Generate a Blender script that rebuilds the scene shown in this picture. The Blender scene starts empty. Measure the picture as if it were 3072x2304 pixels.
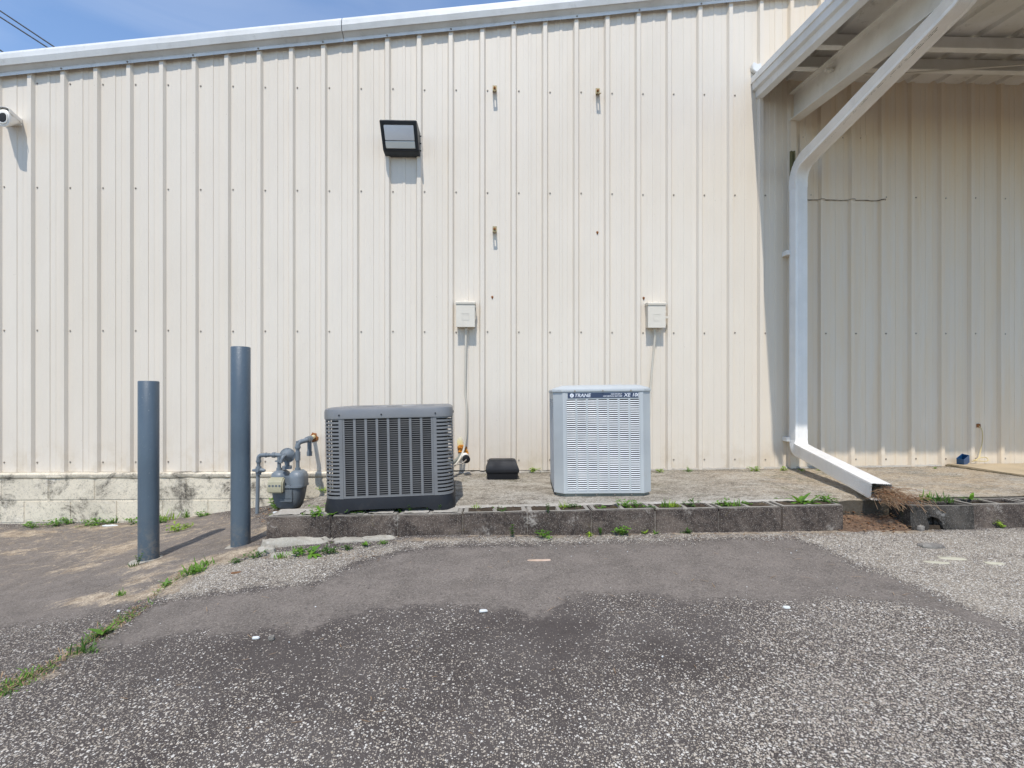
import bpy, bmesh, math, random
import numpy as np
from mathutils import Vector, Matrix, noise
random.seed(7)
R = math.radians
sc = bpy.context.scene
COL = sc.collection

# ------------------------------------------------------------------ camera, sky, sun
F, CX, CY = 1520.0, 1536.0, 1190.0       # focal length and principal point in photo pixels (3072 x 2304)
TH, D, CZ = R(1.65), 4.935, 0.715        # camera yaw, distance from the wall plane (y = 0), height above slab
cam_d = bpy.data.cameras.new('camera'); cam = bpy.data.objects.new('camera', cam_d); COL.objects.link(cam)
cam.location = (0, -D, CZ); cam.rotation_euler = (R(90), 0, -TH)
cam_d.sensor_width = 36; cam_d.lens = 36*F/3072; cam_d.shift_y = (CY-1152)/3072
cam_d.clip_start = 0.05; cam_d.clip_end = 2000
sc.camera = cam
SUN_EL, SUN_AZ = R(59.5), R(6.5)             # azimuth: to the left of the wall's normal
sd = Vector((math.sin(SUN_AZ)*math.cos(SUN_EL), math.cos(SUN_AZ)*math.cos(SUN_EL), -math.sin(SUN_EL)))
sun_d = bpy.data.lights.new('sun', 'SUN'); sun = bpy.data.objects.new('sun', sun_d); COL.objects.link(sun)
sun.rotation_euler = sd.to_track_quat('-Z', 'Y').to_euler(); sun.location = (-2, -8, 12)
sun_d.energy = 2.6; sun_d.angle = R(0.53); sun_d.color = (1.0, 0.965, 0.91)
w = bpy.data.worlds.new('World'); sc.world = w; w.use_nodes = True
wn = w.node_tree.nodes; wl = w.node_tree.links
sky = wn.new('ShaderNodeTexSky'); sky.sky_type = 'NISHITA'; sky.sun_disc = False
sky.sun_elevation = SUN_EL; sky.sun_rotation = math.pi+SUN_AZ; sky.air_density = 1.0; sky.dust_density = 0.05; sky.ozone_density = 3.2
wtc = wn.new('ShaderNodeTexCoord'); wmp = wn.new('ShaderNodeMapping'); wmp.inputs['Scale'].default_value = (1.2, 1.2, 4); wl.new(wtc.outputs['Generated'], wmp.inputs[0])
wno = wn.new('ShaderNodeTexNoise'); wl.new(wmp.outputs[0], wno.inputs['Vector']); wno.inputs['Scale'].default_value = 2.2; wno.inputs['Detail'].default_value = 7; wno.inputs['Distortion'].default_value = .8
wmr = wn.new('ShaderNodeMapRange'); wl.new(wno.outputs[0], wmr.inputs[0]); wmr.inputs[1].default_value = .42; wmr.inputs[2].default_value = .8; wmr.inputs[4].default_value = .17
wmx = wn.new('ShaderNodeMix'); wmx.data_type = 'RGBA'; wl.new(wmr.outputs[0], wmx.inputs[0]); wl.new(sky.outputs[0], wmx.inputs[6]); wmx.inputs[7].default_value = (5.2, 5.3, 5.5, 1)
wl.new(wmx.outputs[2], wn['Background'].inputs[0]); wn['Background'].inputs[1].default_value = 0.15
sc.view_settings.view_transform = 'Standard'; sc.view_settings.look = 'None'
sc.view_settings.exposure = 0.60; sc.view_settings.gamma = 1.0

# ------------------------------------------------------------------ projection helpers
CT, ST = math.cos(TH), math.sin(TH)
def ray(u, v):
    a, b = (u-CX)/F, -(v-CY)/F
    return Vector((a*CT+ST, CT-a*ST, b))
def at_y(u, v, y):
    r = ray(u, v); t = (y+D)/r.y
    return Vector((r.x*t, y, CZ+r.z*t))
def lerp_tab(x, tab):
    if x <= tab[0][0]: return tab[0][1]
    for (a, b), (c, d) in zip(tab, tab[1:]):
        if x <= c: return b+(d-b)*(x-a)/(c-a)
    return tab[-1][1]
GX = [(-3.6, -.475), (-2.9, -.425), (-2.23, -.325), (-1.65, -.24), (-1.2, -.185), (-.5, -.158), (1.5, -.148), (3, -.135), (5, -.125)]
gxs, gys = [a for a, b in GX], [b for a, b in GX]
def ground_z(x, y):
    return float(np.interp(x, gxs, gys)) + .06*min(0, max(-6.5, y+1.8)+0) * 1.0
def slab_z(x, y):
    return -.022+.0105*x+(-y/1.75)*(.011+.0035*x)
def hit(u, v, fn):
    r = ray(u, v); t = .5; o = Vector((0, -D, CZ))
    while t < 12:
        p = o+r*t
        if p.z <= fn(p.x, p.y): break
        t += .02
    lo, hi = t-.02, t
    for _ in range(12):
        m = (lo+hi)/2; p = o+r*m
        if p.z <= fn(p.x, p.y): hi = m
        else: lo = m
    p = o+r*hi
    return Vector((p.x, p.y, fn(p.x, p.y)))

# ------------------------------------------------------------------ node material helpers
def srgb(r, g, b):
    f = lambda c: (c/255/12.92 if c/255 <= .04045 else ((c/255+.055)/1.055)**2.4)
    return (f(r), f(g), f(b), 1)
class NM:
    def __init__(s, name):
        s.m = bpy.data.materials.new(name); s.m.use_nodes = True
        s.n = s.m.node_tree.nodes; s.l = s.m.node_tree.links; s.b = s.n['Principled BSDF']
        s.tc = s.n.new('ShaderNodeTexCoord'); s.co = s.tc.outputs['Object']
        g = s.n.new('ShaderNodeNewGeometry'); s.pos = g.outputs['Position']
    def set(s, **k):
        for a, v in k.items():
            i = s.b.inputs[{'rough': 'Roughness', 'metal': 'Metallic', 'spec': 'Specular IOR Level', 'col': 'Base Color', 'coat': 'Coat Weight', 'trans': 'Transmission Weight'}[a]]
            if hasattr(v, 'links'): s.l.new(v, i)
            else: i.default_value = v
        return s
    def _in(s, sock, v):
        if hasattr(v, 'links'): s.l.new(v, sock)
        elif v is not None: sock.default_value = v
    def map(s, co, scale=(1, 1, 1), rot=(0, 0, 0)):
        n = s.n.new('ShaderNodeMapping'); s.l.new(co, n.inputs[0]); n.inputs['Scale'].default_value = scale; n.inputs['Rotation'].default_value = rot
        return n.outputs[0]
    def noise(s, scale, detail=4, rough=.55, co=None, dist=0):
        n = s.n.new('ShaderNodeTexNoise'); s.l.new(co or s.pos, n.inputs['Vector'])
        n.inputs['Scale'].default_value = scale; n.inputs['Detail'].default_value = detail; n.inputs['Roughness'].default_value = rough; n.inputs['Distortion'].default_value = dist
        return n.outputs[0]
    def vor(s, scale, co=None, feat='F1', rnd=1):
        n = s.n.new('ShaderNodeTexVoronoi'); n.feature = feat; s.l.new(co or s.pos, n.inputs['Vector'])
        n.inputs['Scale'].default_value = scale; n.inputs['Randomness'].default_value = rnd
        return n
    def ramp(s, v, a, b, lo=0., hi=1.):
        n = s.n.new('ShaderNodeMapRange'); s._in(n.inputs[0], v)
        for i, x in zip((1, 2, 3, 4), (a, b, lo, hi)): s._in(n.inputs[i], x)
        n.interpolation_type = 'SMOOTHSTEP' if not (hasattr(a, 'links') or hasattr(b, 'links')) else 'LINEAR'
        return n.outputs[0]
    def math(s, op, a, b=None):
        n = s.n.new('ShaderNodeMath'); n.operation = op; s._in(n.inputs[0], a); s._in(n.inputs[1], b)
        return n.outputs[0]
    def mix(s, f, a, b, mode='MIX'):
        n = s.n.new('ShaderNodeMix'); n.data_type = 'RGBA'; n.blend_type = mode
        s._in(n.inputs[0], f); s._in(n.inputs[6], a); s._in(n.inputs[7], b)
        return n.outputs[2]
    def attr(s, name):
        n = s.n.new('ShaderNodeAttribute'); n.attribute_name = name
        return n
    def sep(s, v):
        n = s.n.new('ShaderNodeSeparateXYZ'); s.l.new(v, n.inputs[0]); return n.outputs
    def bump(s, h, st=.3, d=.01):
        n = s.n.new('ShaderNodeBump'); n.inputs['Strength'].default_value = st; n.inputs['Distance'].default_value = d
        s._in(n.inputs['Height'], h)
        if s.b.inputs['Normal'].links: s.l.new(s.b.inputs['Normal'].links[0].from_socket, n.inputs['Normal'])
        s.l.new(n.outputs[0], s.b.inputs['Normal'])
        return s

def paint(name, c, c2=None, rough=.45, sc1=3, dirt=None, dirt_amt=.5, streak=True, spec=.5, metal=0, bump=.0):
    """weathered paint: slow tone drift, faint streaks, specks of dirt"""
    n = NM(name)
    c2 = c2 or tuple(x*.86 for x in c[:3])+(1,)
    a = n.ramp(n.noise(sc1, 5, .6), .35, .7)
    col = n.mix(a, c, c2)
    if streak:
        st = n.noise(6, 5, .65, co=n.map(n.pos, (5, 5, .25)))
        col = n.mix(n.ramp(st, .45, .8, 0, .35), col, c2)
    if dirt:
        dm = n.math('MULTIPLY', n.ramp(n.noise(9, 8, .7), .55, .75), dirt_amt)
        col = n.mix(dm, col, dirt)
    sp = n.ramp(n.noise(160, 2, .5), .70, .78, 0, .35)
    col = n.mix(sp, col, dirt or tuple(x*.6 for x in c[:3])+(1,))
    n.set(col=col, rough=n.ramp(n.noise(14, 4), .3, .7, rough-.07, rough+.1), spec=spec, metal=metal)
    n.bump(n.noise(2.2, 3), .12, .01)
    if bump: n.bump(n.noise(90, 4), bump, .003)
    return n.m

def cladding_mat():
    n = NM('cream_cladding')
    base = n.mix(n.ramp(n.noise(.7, 4, .6, co=n.map(n.pos, (1, 1, .5))), .35, .7), (.690, .615, .515, 1), (.655, .575, .470, 1))
    st = n.noise(4, 6, .7, co=n.map(n.pos, (6, 6, .18)))
    base = n.mix(n.ramp(st, .5, .85, 0, .2), base, (.60, .52, .42, 1))
    z = n.sep(n.pos)[2]
    low = n.math('MULTIPLY', n.ramp(z, .45, .0, 0, 1), n.ramp(n.noise(5, 6, .7), .42, .7))
    base = n.mix(n.math('MULTIPLY', low, .45), base, (.50, .40, .27, 1))
    sp = n.ramp(n.noise(75, 2, .5), .735, .765, 0, .55)
    base = n.mix(sp, base, (.30, .22, .14, 1))
    scf = n.math('MULTIPLY', n.ramp(n.noise(11, 7, .8, dist=1.5), .66, .70), n.ramp(z, 2.6, 1.0)); base = n.mix(n.math('MULTIPLY', scf, .5), base, (.80, .76, .69, 1))
    rr_ = n.math('MULTIPLY', n.ramp(n.noise(3.2, 5, .7, co=n.map(n.pos, (7, 7, .55))), .67, .76), n.ramp(n.noise(1.1, 2), .45, .6)); base = n.mix(n.math('MULTIPLY', rr_, .3), base, (.42, .24, .11, 1))
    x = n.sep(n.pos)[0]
    shade_tint = n.math('MULTIPLY', n.ramp(x, 2.3, 3.1), n.ramp(n.noise(3, 6, .7, co=n.map(n.pos, (4, 4, .3))), .3, .75, .25, .9))  # warm tone of the shaded wall under the canopy, painted into the colour
    base = n.mix(n.math('MULTIPLY', shade_tint, .9), base, (.69, .54, .36, 1))
    n.set(col=base, rough=.42, spec=.35)
    n.bump(n.noise(1.6, 2, co=n.map(n.pos, (2.5, 1, .5))), .5, .03).bump(n.noise(40, 3), .05, .004)
    return n.m

def block_mat(name, c, dark, white, lo=.42, hi=.62, stain=1.0, moss=None, fine=1.0, up=None):
    n = NM(name)
    col = n.mix(n.ramp(n.noise(2.5, 6, .65), .35, .7), c, tuple(x*.78 for x in c[:3])+(1,))
    m = n.ramp(n.noise(3.2, 9, .75, dist=.6), lo, hi)
    m = n.math('MULTIPLY', m, n.ramp(n.noise(45, 5, .75), .3, .62, .35, 1))
    col = n.mix(n.math('MULTIPLY', m, stain), col, dark)
    wv = n.math('MULTIPLY', n.ramp(n.noise(7, 7, .7), .56, .68), n.ramp(n.noise(60, 3), .35, .6))
    col = n.mix(n.math('MULTIPLY', wv, .7), col, white)
    if moss:
        mm = n.math('MULTIPLY', n.ramp(n.noise(4.3, 6, .7, dist=1), .60, .74), n.ramp(n.noise(70, 3), .4, .6))
        col = n.mix(mm, col, moss)
    sp = n.vor(120); col = n.mix(n.ramp(sp.outputs['Distance'], .30, .2, 0, .45), col, white)
    col = n.mix(n.ramp(n.noise(75, 5, .8), .53, .68, 0, .7*stain), col, dark)
    if up:   # upward faces of the units get a lighter colour
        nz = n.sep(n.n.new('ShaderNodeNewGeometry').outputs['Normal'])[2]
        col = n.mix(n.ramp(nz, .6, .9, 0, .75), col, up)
    n.set(col=col, rough=.93, spec=.2)
    n.bump(n.noise(150, 3, .7), .8*fine, .004).bump(n.noise(28, 5, .7), .5, .008)
    return n.m

def slab_mat():
    n = NM('weathered_concrete')
    p = n.map(n.pos, (1, 1.5, 1))
    mul = lambda a, b: n.math('MULTIPLY', a, b)
    col = n.mix(n.ramp(n.noise(1.5, 7, .7, co=p), .35, .65), (.39, .355, .295, 1), (.26, .225, .175, 1))
    col = n.mix(n.ramp(n.noise(6, 10, .82, co=p, dist=.8), .47, .62, 0, .8), col, (.115, .092, .066, 1))
    x, y, z = n.sep(n.pos)
    tan = mul(n.ramp(x, 1.4, 3.2), n.ramp(n.noise(2, 7, .75, co=p), .32, .6))
    col = n.mix(mul(tan, .7), col, (.45, .335, .205, 1))
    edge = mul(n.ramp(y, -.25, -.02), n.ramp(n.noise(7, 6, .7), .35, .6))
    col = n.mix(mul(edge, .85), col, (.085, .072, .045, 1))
    left = mul(n.ramp(x, -.55, -1.2), n.ramp(n.noise(9, 7, .75), .38, .6))
    col = n.mix(mul(left, .7), col, (.13, .105, .08, 1))
    moss = mul(n.ramp(n.noise(1.1, 5, .7), .54, .62), n.ramp(n.noise(22, 6, .75), .45, .6))
    col = n.mix(mul(moss, .6), col, (.085, .085, .03, 1))
    gr = n.vor(85); col = n.mix(n.ramp(gr.outputs['Distance'], .38, .2, 0, .55), col, (.60, .54, .45, 1))
    col = n.mix(n.ramp(n.noise(42, 6, .85), .49, .62, 0, .8), col, (.075, .06, .045, 1))
    col = n.mix(n.ramp(n.noise(48, 5, .8, co=n.map(n.pos, (1, 1, 1), (0, 0, 1))), .54, .64, 0, .7), col, (.60, .545, .46, 1))
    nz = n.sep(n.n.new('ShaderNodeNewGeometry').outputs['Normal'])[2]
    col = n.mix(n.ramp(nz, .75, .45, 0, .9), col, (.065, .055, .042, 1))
    n.set(col=col, rough=.92, spec=.2)
    n.bump(n.noise(90, 5, .75), .7, .005).bump(n.noise(14, 6, .7), .4, .01)
    return n.m

def asphalt_mat():
    n = NM('asphalt')
    A = n.attr('lot'); sp = n.n.new('ShaderNodeSeparateColor'); n.l.new(A.outputs['Color'], sp.inputs[0])
    smooth, tan, dens = sp.outputs[0], sp.outputs[1], sp.outputs[2]
    grav = n.attr('gravel').outputs['Fac']
    sub = lambda v, k=.5: n.math('SUBTRACT', v, k)
    mul = lambda v, k: n.math('MULTIPLY', v, k)
    add = lambda a, b: n.math('ADD', a, b)
    brk = add(mul(sub(n.noise(8, 10, .85, dist=.4)), 2.2), mul(sub(n.noise(60, 4, .7)), 1.0))
    b2 = n.noise(3, 7, .7)
    binder = n.mix(n.ramp(b2, .3, .7), (.068, .055, .048, 1), (.104, .087, .076, 1))
    patch = n.mix(n.ramp(n.noise(5, 10, .82), .38, .62), (.200, .168, .142, 1), (.140, .118, .100, 1))
    patch = n.mix(n.ramp(n.noise(110, 4, .85), .5, .62, 0, .75), patch, (.31, .265, .215, 1))
    patch = n.mix(n.ramp(n.noise(85, 4, .8, co=n.map(n.pos, (1, 1, 1), (0, 0, 2))), .54, .66, 0, .7), patch, (.05, .041, .037, 1))
    grc = n.mix(n.ramp(n.noise(6, 8, .75), .35, .65), (.25, .215, .17, 1), (.12, .10, .083, 1))
    tnc = n.mix(n.ramp(n.noise(12, 8, .75), .38, .62), (.60, .48, .34, 1), (.30, .225, .15, 1))
    sm = n.ramp(add(smooth, brk), .32, .68)
    gm = n.ramp(add(grav, brk), .30, .70)
    tm = n.ramp(add(tan, mul(sub(n.noise(11, 10, .85, dist=.7)), 3.2)), .25, .75)
    tm = mul(tm, n.ramp(tan, .02, .2))
    col = n.mix(sm, binder, patch); col = n.mix(gm, col, grc)
    dd = mul(dens, n.math('SUBTRACT', 1, mul(sm, .88)))
    dd = add(dd, mul(gm, .55))
    warp = n.n.new('ShaderNodeVectorMath'); warp.operation = 'ADD'
    nz = n.n.new('ShaderNodeTexNoise'); n.l.new(n.pos, nz.inputs['Vector']); nz.inputs['Scale'].default_value = 190; nz.inputs['Detail'].default_value = 2
    sc_ = n.n.new('ShaderNodeVectorMath'); sc_.operation = 'SCALE'; n.l.new(nz.outputs['Color'], sc_.inputs[0]); sc_.inputs['Scale'].default_value = .0045
    n.l.new(n.pos, warp.inputs[0]); n.l.new(sc_.outputs[0], warp.inputs[1])
    wp = warp.outputs[0]
    H = None
    for k, (scale, rr, w0, o0) in enumerate(((270, .52, 1.0, -.14), (175, .56, 1.1, -.05), (118, .54, .80, -.08), (82, .48, .42, -.10))):
        v = n.vor(scale, co=wp); cs = n.n.new('ShaderNodeSeparateColor'); n.l.new(v.outputs['Color'], cs.inputs[0])
        pr = add(mul(dd, w0), o0)
        on = n.ramp(n.math('SUBTRACT', pr, cs.outputs[0]), 0., .05)
        rad = mul(n.ramp(cs.outputs[1], 0., 1., .55, 1.), rr)
        shape = n.ramp(mul(n.math('SUBTRACT', rad, v.outputs['Distance']), 9), 0., 1.)
        msk = mul(on, shape)
        stc = n.mix(cs.outputs[2], (.60, .52, .42, 1), (.36, .295, .22, 1))
        stc = n.mix(n.ramp(cs.outputs[1], .75, .95), stc, (.68, .63, .55, 1))
        if k == 0: stc = n.mix(.35, stc, (.20, .165, .13, 1))
        col = n.mix(msk, col, stc)
        H = mul(msk, .4) if H is None else n.math('MAXIMUM', H, mul(msk, (0, .6, .8, 1)[k]))
    fine = n.noise(330, 3, .75)
    col = n.mix(n.ramp(fine, .57, .68, 0, .40), col, (.30, .26, .21, 1))
    col = n.mix(n.ramp(n.noise(150, 4, .75), .54, .68, 0, .65), col, (.030, .025, .024, 1))
    tcol = n.mix(n.ramp(n.noise(120, 5, .75), .45, .60, 0, .7), tnc, (.10, .08, .058, 1))
    col = n.mix(mul(tm, .9), col, tcol)
    n.set(col=col, rough=.9, spec=.2)
    n.bump(add(H, mul(fine, .5)), .7, .004).bump(n.noise(34, 7, .8), .6, .007)
    return n.m

M = {}
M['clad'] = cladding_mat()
M['white'] = paint('white_trim', (.68, .67, .64, 1), (.58, .565, .53, 1), .4, dirt=(.30, .28, .24, 1), dirt_amt=.35)
M['white_dirty'] = paint('white_steel', (.73, .69, .62, 1), (.62, .58, .50, 1), .5, dirt=(.34, .29, .22, 1), dirt_amt=.3)
M['deck'] = paint('roof_deck', (.68, .65, .60, 1), (.60, .56, .48, 1), .55, dirt=(.16, .14, .10, 1), dirt_amt=.5, streak=False)
M['spout'] = paint('spout_white', (.83, .79, .73, 1), (.76, .725, .665, 1), .36, dirt=(.45, .42, .37, 1), dirt_amt=.15)
M['mildew'] = paint('mildew_strip', (.10, .10, .05, 1), (.05, .05, .03, 1), .9)
def _boll():
    n = NM('bollard_paint')
    col = n.mix(n.ramp(n.noise(2, 5, .6), .35, .7), (.086, .115, .140, 1), (.068, .092, .113, 1))
    col = n.mix(n.ramp(n.noise(5, 6, .7, co=n.map(n.pos, (5, 5, .4))), .52, .8, 0, .4), col, (.12, .145, .16, 1))
    col = n.mix(n.ramp(n.noise(85, 4, .7), .66, .71, 0, .8), col, (.30, .31, .31, 1))
    col = n.mix(n.ramp(n.noise(60, 5, .75, co=n.map(n.pos, (1, 1, 1), (1, 0, 0))), .68, .73, 0, .8), col, (.03, .035, .04, 1))
    z = n.sep(n.pos)[2]
    ft = n.math('MULTIPLY', n.ramp(z, .0, -.30), n.ramp(n.noise(24, 7, .75), .45, .6))
    col = n.mix(n.math('MULTIPLY', ft, .55), col, (.22, .19, .15, 1))
    n.set(col=col, rough=.42, spec=.5); n.bump(n.noise(70, 5, .7), .45, .004).bump(n.noise(7, 3), .2, .006)
    return n.m
M['bollard'] = _boll()
M['meter'] = paint('meter_grey', (.175, .200, .220, 1), (.140, .162, .178, 1), .42, sc1=6, dirt=(.28, .27, .24, 1), dirt_amt=.25, bump=.1)
M['meter_dark'] = paint('meter_grey_dark', (.130, .148, .160, 1), (.10, .115, .125, 1), .6, sc1=6, dirt=(.28, .24, .18, 1), dirt_amt=.35, bump=.3)
M['index'] = paint('index_cream', (.36, .33, .22, 1), (.28, .25, .16, 1), .35, dirt=(.2, .16, .09, 1), dirt_amt=.4)
M['black'] = paint('black_plastic', (.010, .011, .014, 1), (.016, .016, .018, 1), .55, dirt=(.06, .055, .045, 1), dirt_amt=.3, streak=False, spec=.3)
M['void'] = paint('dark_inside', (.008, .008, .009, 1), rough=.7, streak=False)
M['coil'] = paint('coil_fins', (.012, .013, .016, 1), rough=.5, streak=False)
M['ac_grey'] = paint('unit_grey', (.200, .198, .196, 1), (.175, .173, .172, 1), .40, sc1=4, dirt=(.30, .28, .25, 1), dirt_amt=.12, metal=.15)
M['ac_slat_dark'] = paint('slat_charcoal', (.105, .103, .10, 1), (.085, .084, .082, 1), .6, streak=False, spec=.25)
M['ac_light'] = paint('unit_pale', (.46, .475, .465, 1), (.41, .425, .42, 1), .5, sc1=3, dirt=(.40, .36, .28, 1), dirt_amt=.2)
M['ac_slat'] = paint('louvre_pale', (.52, .53, .53, 1), (.47, .48, .48, 1), .5, sc1=3, dirt=(.40, .36, .28, 1), dirt_amt=.15)
M['label'] = paint('label_navy', (.030, .045, .085, 1), (.04, .055, .10, 1), .4, streak=False)
M['letter'] = paint('letter_white', (.75, .76, .78, 1), rough=.5, streak=False)
M['lamp'] = paint('lamp_bronze', (.020, .026, .032, 1), (.03, .036, .042, 1), .42, dirt=(.10, .10, .10, 1), dirt_amt=.2)
M['lens'] = paint('lens_frost', (.74, .72, .70, 1), (.64, .62, .61, 1), .45, streak=True, spec=.5)
M['lens_low'] = paint('lens_lower', (.72, .75, .73, 1), (.64, .68, .67, 1), .4, spec=.5)
M['screw'] = paint('screw_head', (.33, .29, .24, 1), (.22, .18, .14, 1), .5, streak=False)
M['box'] = paint('box_beige', (.66, .60, .50, 1), (.61, .55, .455, 1), .6, dirt=(.3, .26, .2, 1), dirt_amt=.15)
M['conduit'] = paint('conduit_beige', (.55, .50, .41, 1), (.50, .45, .36, 1), .5)
M['rust'] = paint('rust', (.30, .11, .025, 1), (.14, .05, .015, 1), .85, sc1=25, streak=False, bump=.5)
M['brass'] = paint('zinc_plate', (.36, .28, .14, 1), (.24, .18, .09, 1), .5, sc1=25, metal=.4, streak=False)
M['foam'] = paint('spray_foam', (.60, .24, .025, 1), (.30, .10, .012, 1), .9, sc1=30, streak=False, bump=1)
M['foam_pale'] = paint('foam_smear', (.70, .60, .30, 1), (.66, .60, .45, 1), .8, sc1=12, streak=False)
M['copper'] = paint('grey_tube', (.20, .21, .18, 1), (.13, .14, .11, 1), .5)
M['blue'] = paint('blue_plastic', (.012, .075, .19, 1), (.012, .06, .15, 1), .4, streak=False)
M['cable'] = paint('yellow_cable', (.60, .47, .22, 1), (.45, .36, .2, 1), .5)
M['wire'] = paint('black_cable', (.012, .012, .014, 1), rough=.6, streak=False)
M['post'] = paint('mossy_post', (.20, .175, .065, 1), (.13, .115, .05, 1), .8, dirt=(.05, .05, .03, 1))
M['steelroof'] = paint('roof_steel', (.55, .55, .54, 1), rough=.4)
M['found'] = block_mat('painted_block', (.74, .65, .50, 1), (.05, .042, .034, 1), (.78, .70, .58, 1), .475, .62, .93)
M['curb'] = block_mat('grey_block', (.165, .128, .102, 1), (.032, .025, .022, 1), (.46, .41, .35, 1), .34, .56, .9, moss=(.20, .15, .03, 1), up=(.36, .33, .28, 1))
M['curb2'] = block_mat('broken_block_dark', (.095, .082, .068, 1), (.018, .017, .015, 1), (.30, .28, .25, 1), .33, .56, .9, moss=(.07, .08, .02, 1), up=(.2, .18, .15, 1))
M['joint'] = block_mat('old_joint', (.22, .19, .16, 1), (.05, .042, .036, 1), (.5, .47, .42, 1), .4, .6, .8)
M['mortar'] = block_mat('mortar', (.42, .38, .32, 1), (.12, .10, .08, 1), (.6, .57, .52, 1), .55, .75, .6, moss=(.25, .2, .05, 1))
M['chunk'] = block_mat('rough_concrete', (.42, .38, .31, 1), (.16, .13, .10, 1), (.6, .57, .5, 1), .5, .75, .6)
M['slab'] = slab_mat()
M['asphalt'] = asphalt_mat()
M['step'] = block_mat('tan_concrete', (.50, .39, .25, 1), (.22, .16, .09, 1), (.56, .47, .34, 1), .5, .8, .5, fine=.4)
M['step_edge'] = block_mat('dirty_edge', (.23, .18, .11, 1), (.045, .04, .03, 1), (.4, .34, .25, 1), .35, .65, .9)
M['soil'] = block_mat('soil', (.23, .14, .085, 1), (.07, .045, .03, 1), (.42, .34, .26, 1), .36, .6, .85)
M['dirt'] = block_mat('core_dirt', (.07, .05, .033, 1), (.02, .017, .012, 1), (.2, .15, .1, 1), .4, .7, .7, moss=(.13, .10, .012, 1))
M['wood'] = paint('bare_wood', (.55, .40, .30, 1), (.42, .28, .18, 1), .7, sc1=20)
M['paper'] = paint('pale_scrap', (.68, .68, .66, 1), (.6, .6, .56, 1), .7)
M['yellow'] = paint('yellow_chip', (.50, .46, .34, 1), (.40, .36, .26, 1), .8)
M['stone'] = block_mat('stone', (.27, .245, .21, 1), (.12, .1, .09, 1), (.45, .42, .37, 1))
def leafm(name, c, c2):
    n = NM(name); n.set(col=n.mix(n.ramp(n.noise(18, 3), .35, .65), c, c2), rough=.55, spec=.35)
    t = n.n.new('ShaderNodeBsdfTranslucent'); t.inputs[0].default_value = tuple(min(1, x*1.3) for x in c[:3])+(1,)
    ms = n.n.new('ShaderNodeMixShader'); ms.inputs[0].default_value = .35
    o = n.n['Material Output']; n.l.new(n.b.outputs[0], ms.inputs[1]); n.l.new(t.outputs[0], ms.inputs[2]); n.l.new(ms.outputs[0], o.inputs[0])
    return n.m
M['leaf'] = leafm('weed_green', (.17, .32, .035, 1), (.10, .22, .03, 1))
M['leaf2'] = leafm('weed_dark', (.07, .15, .03, 1), (.10, .18, .03, 1))
M['leaf3'] = leafm('weed_lime', (.30, .42, .04, 1), (.20, .33, .04, 1))
M['straw'] = leafm('pine_straw', (.46, .32, .19, 1), (.26, .16, .09, 1))
M['dry'] = leafm('dry_leaf', (.33, .17, .08, 1), (.20, .10, .05, 1))

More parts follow.
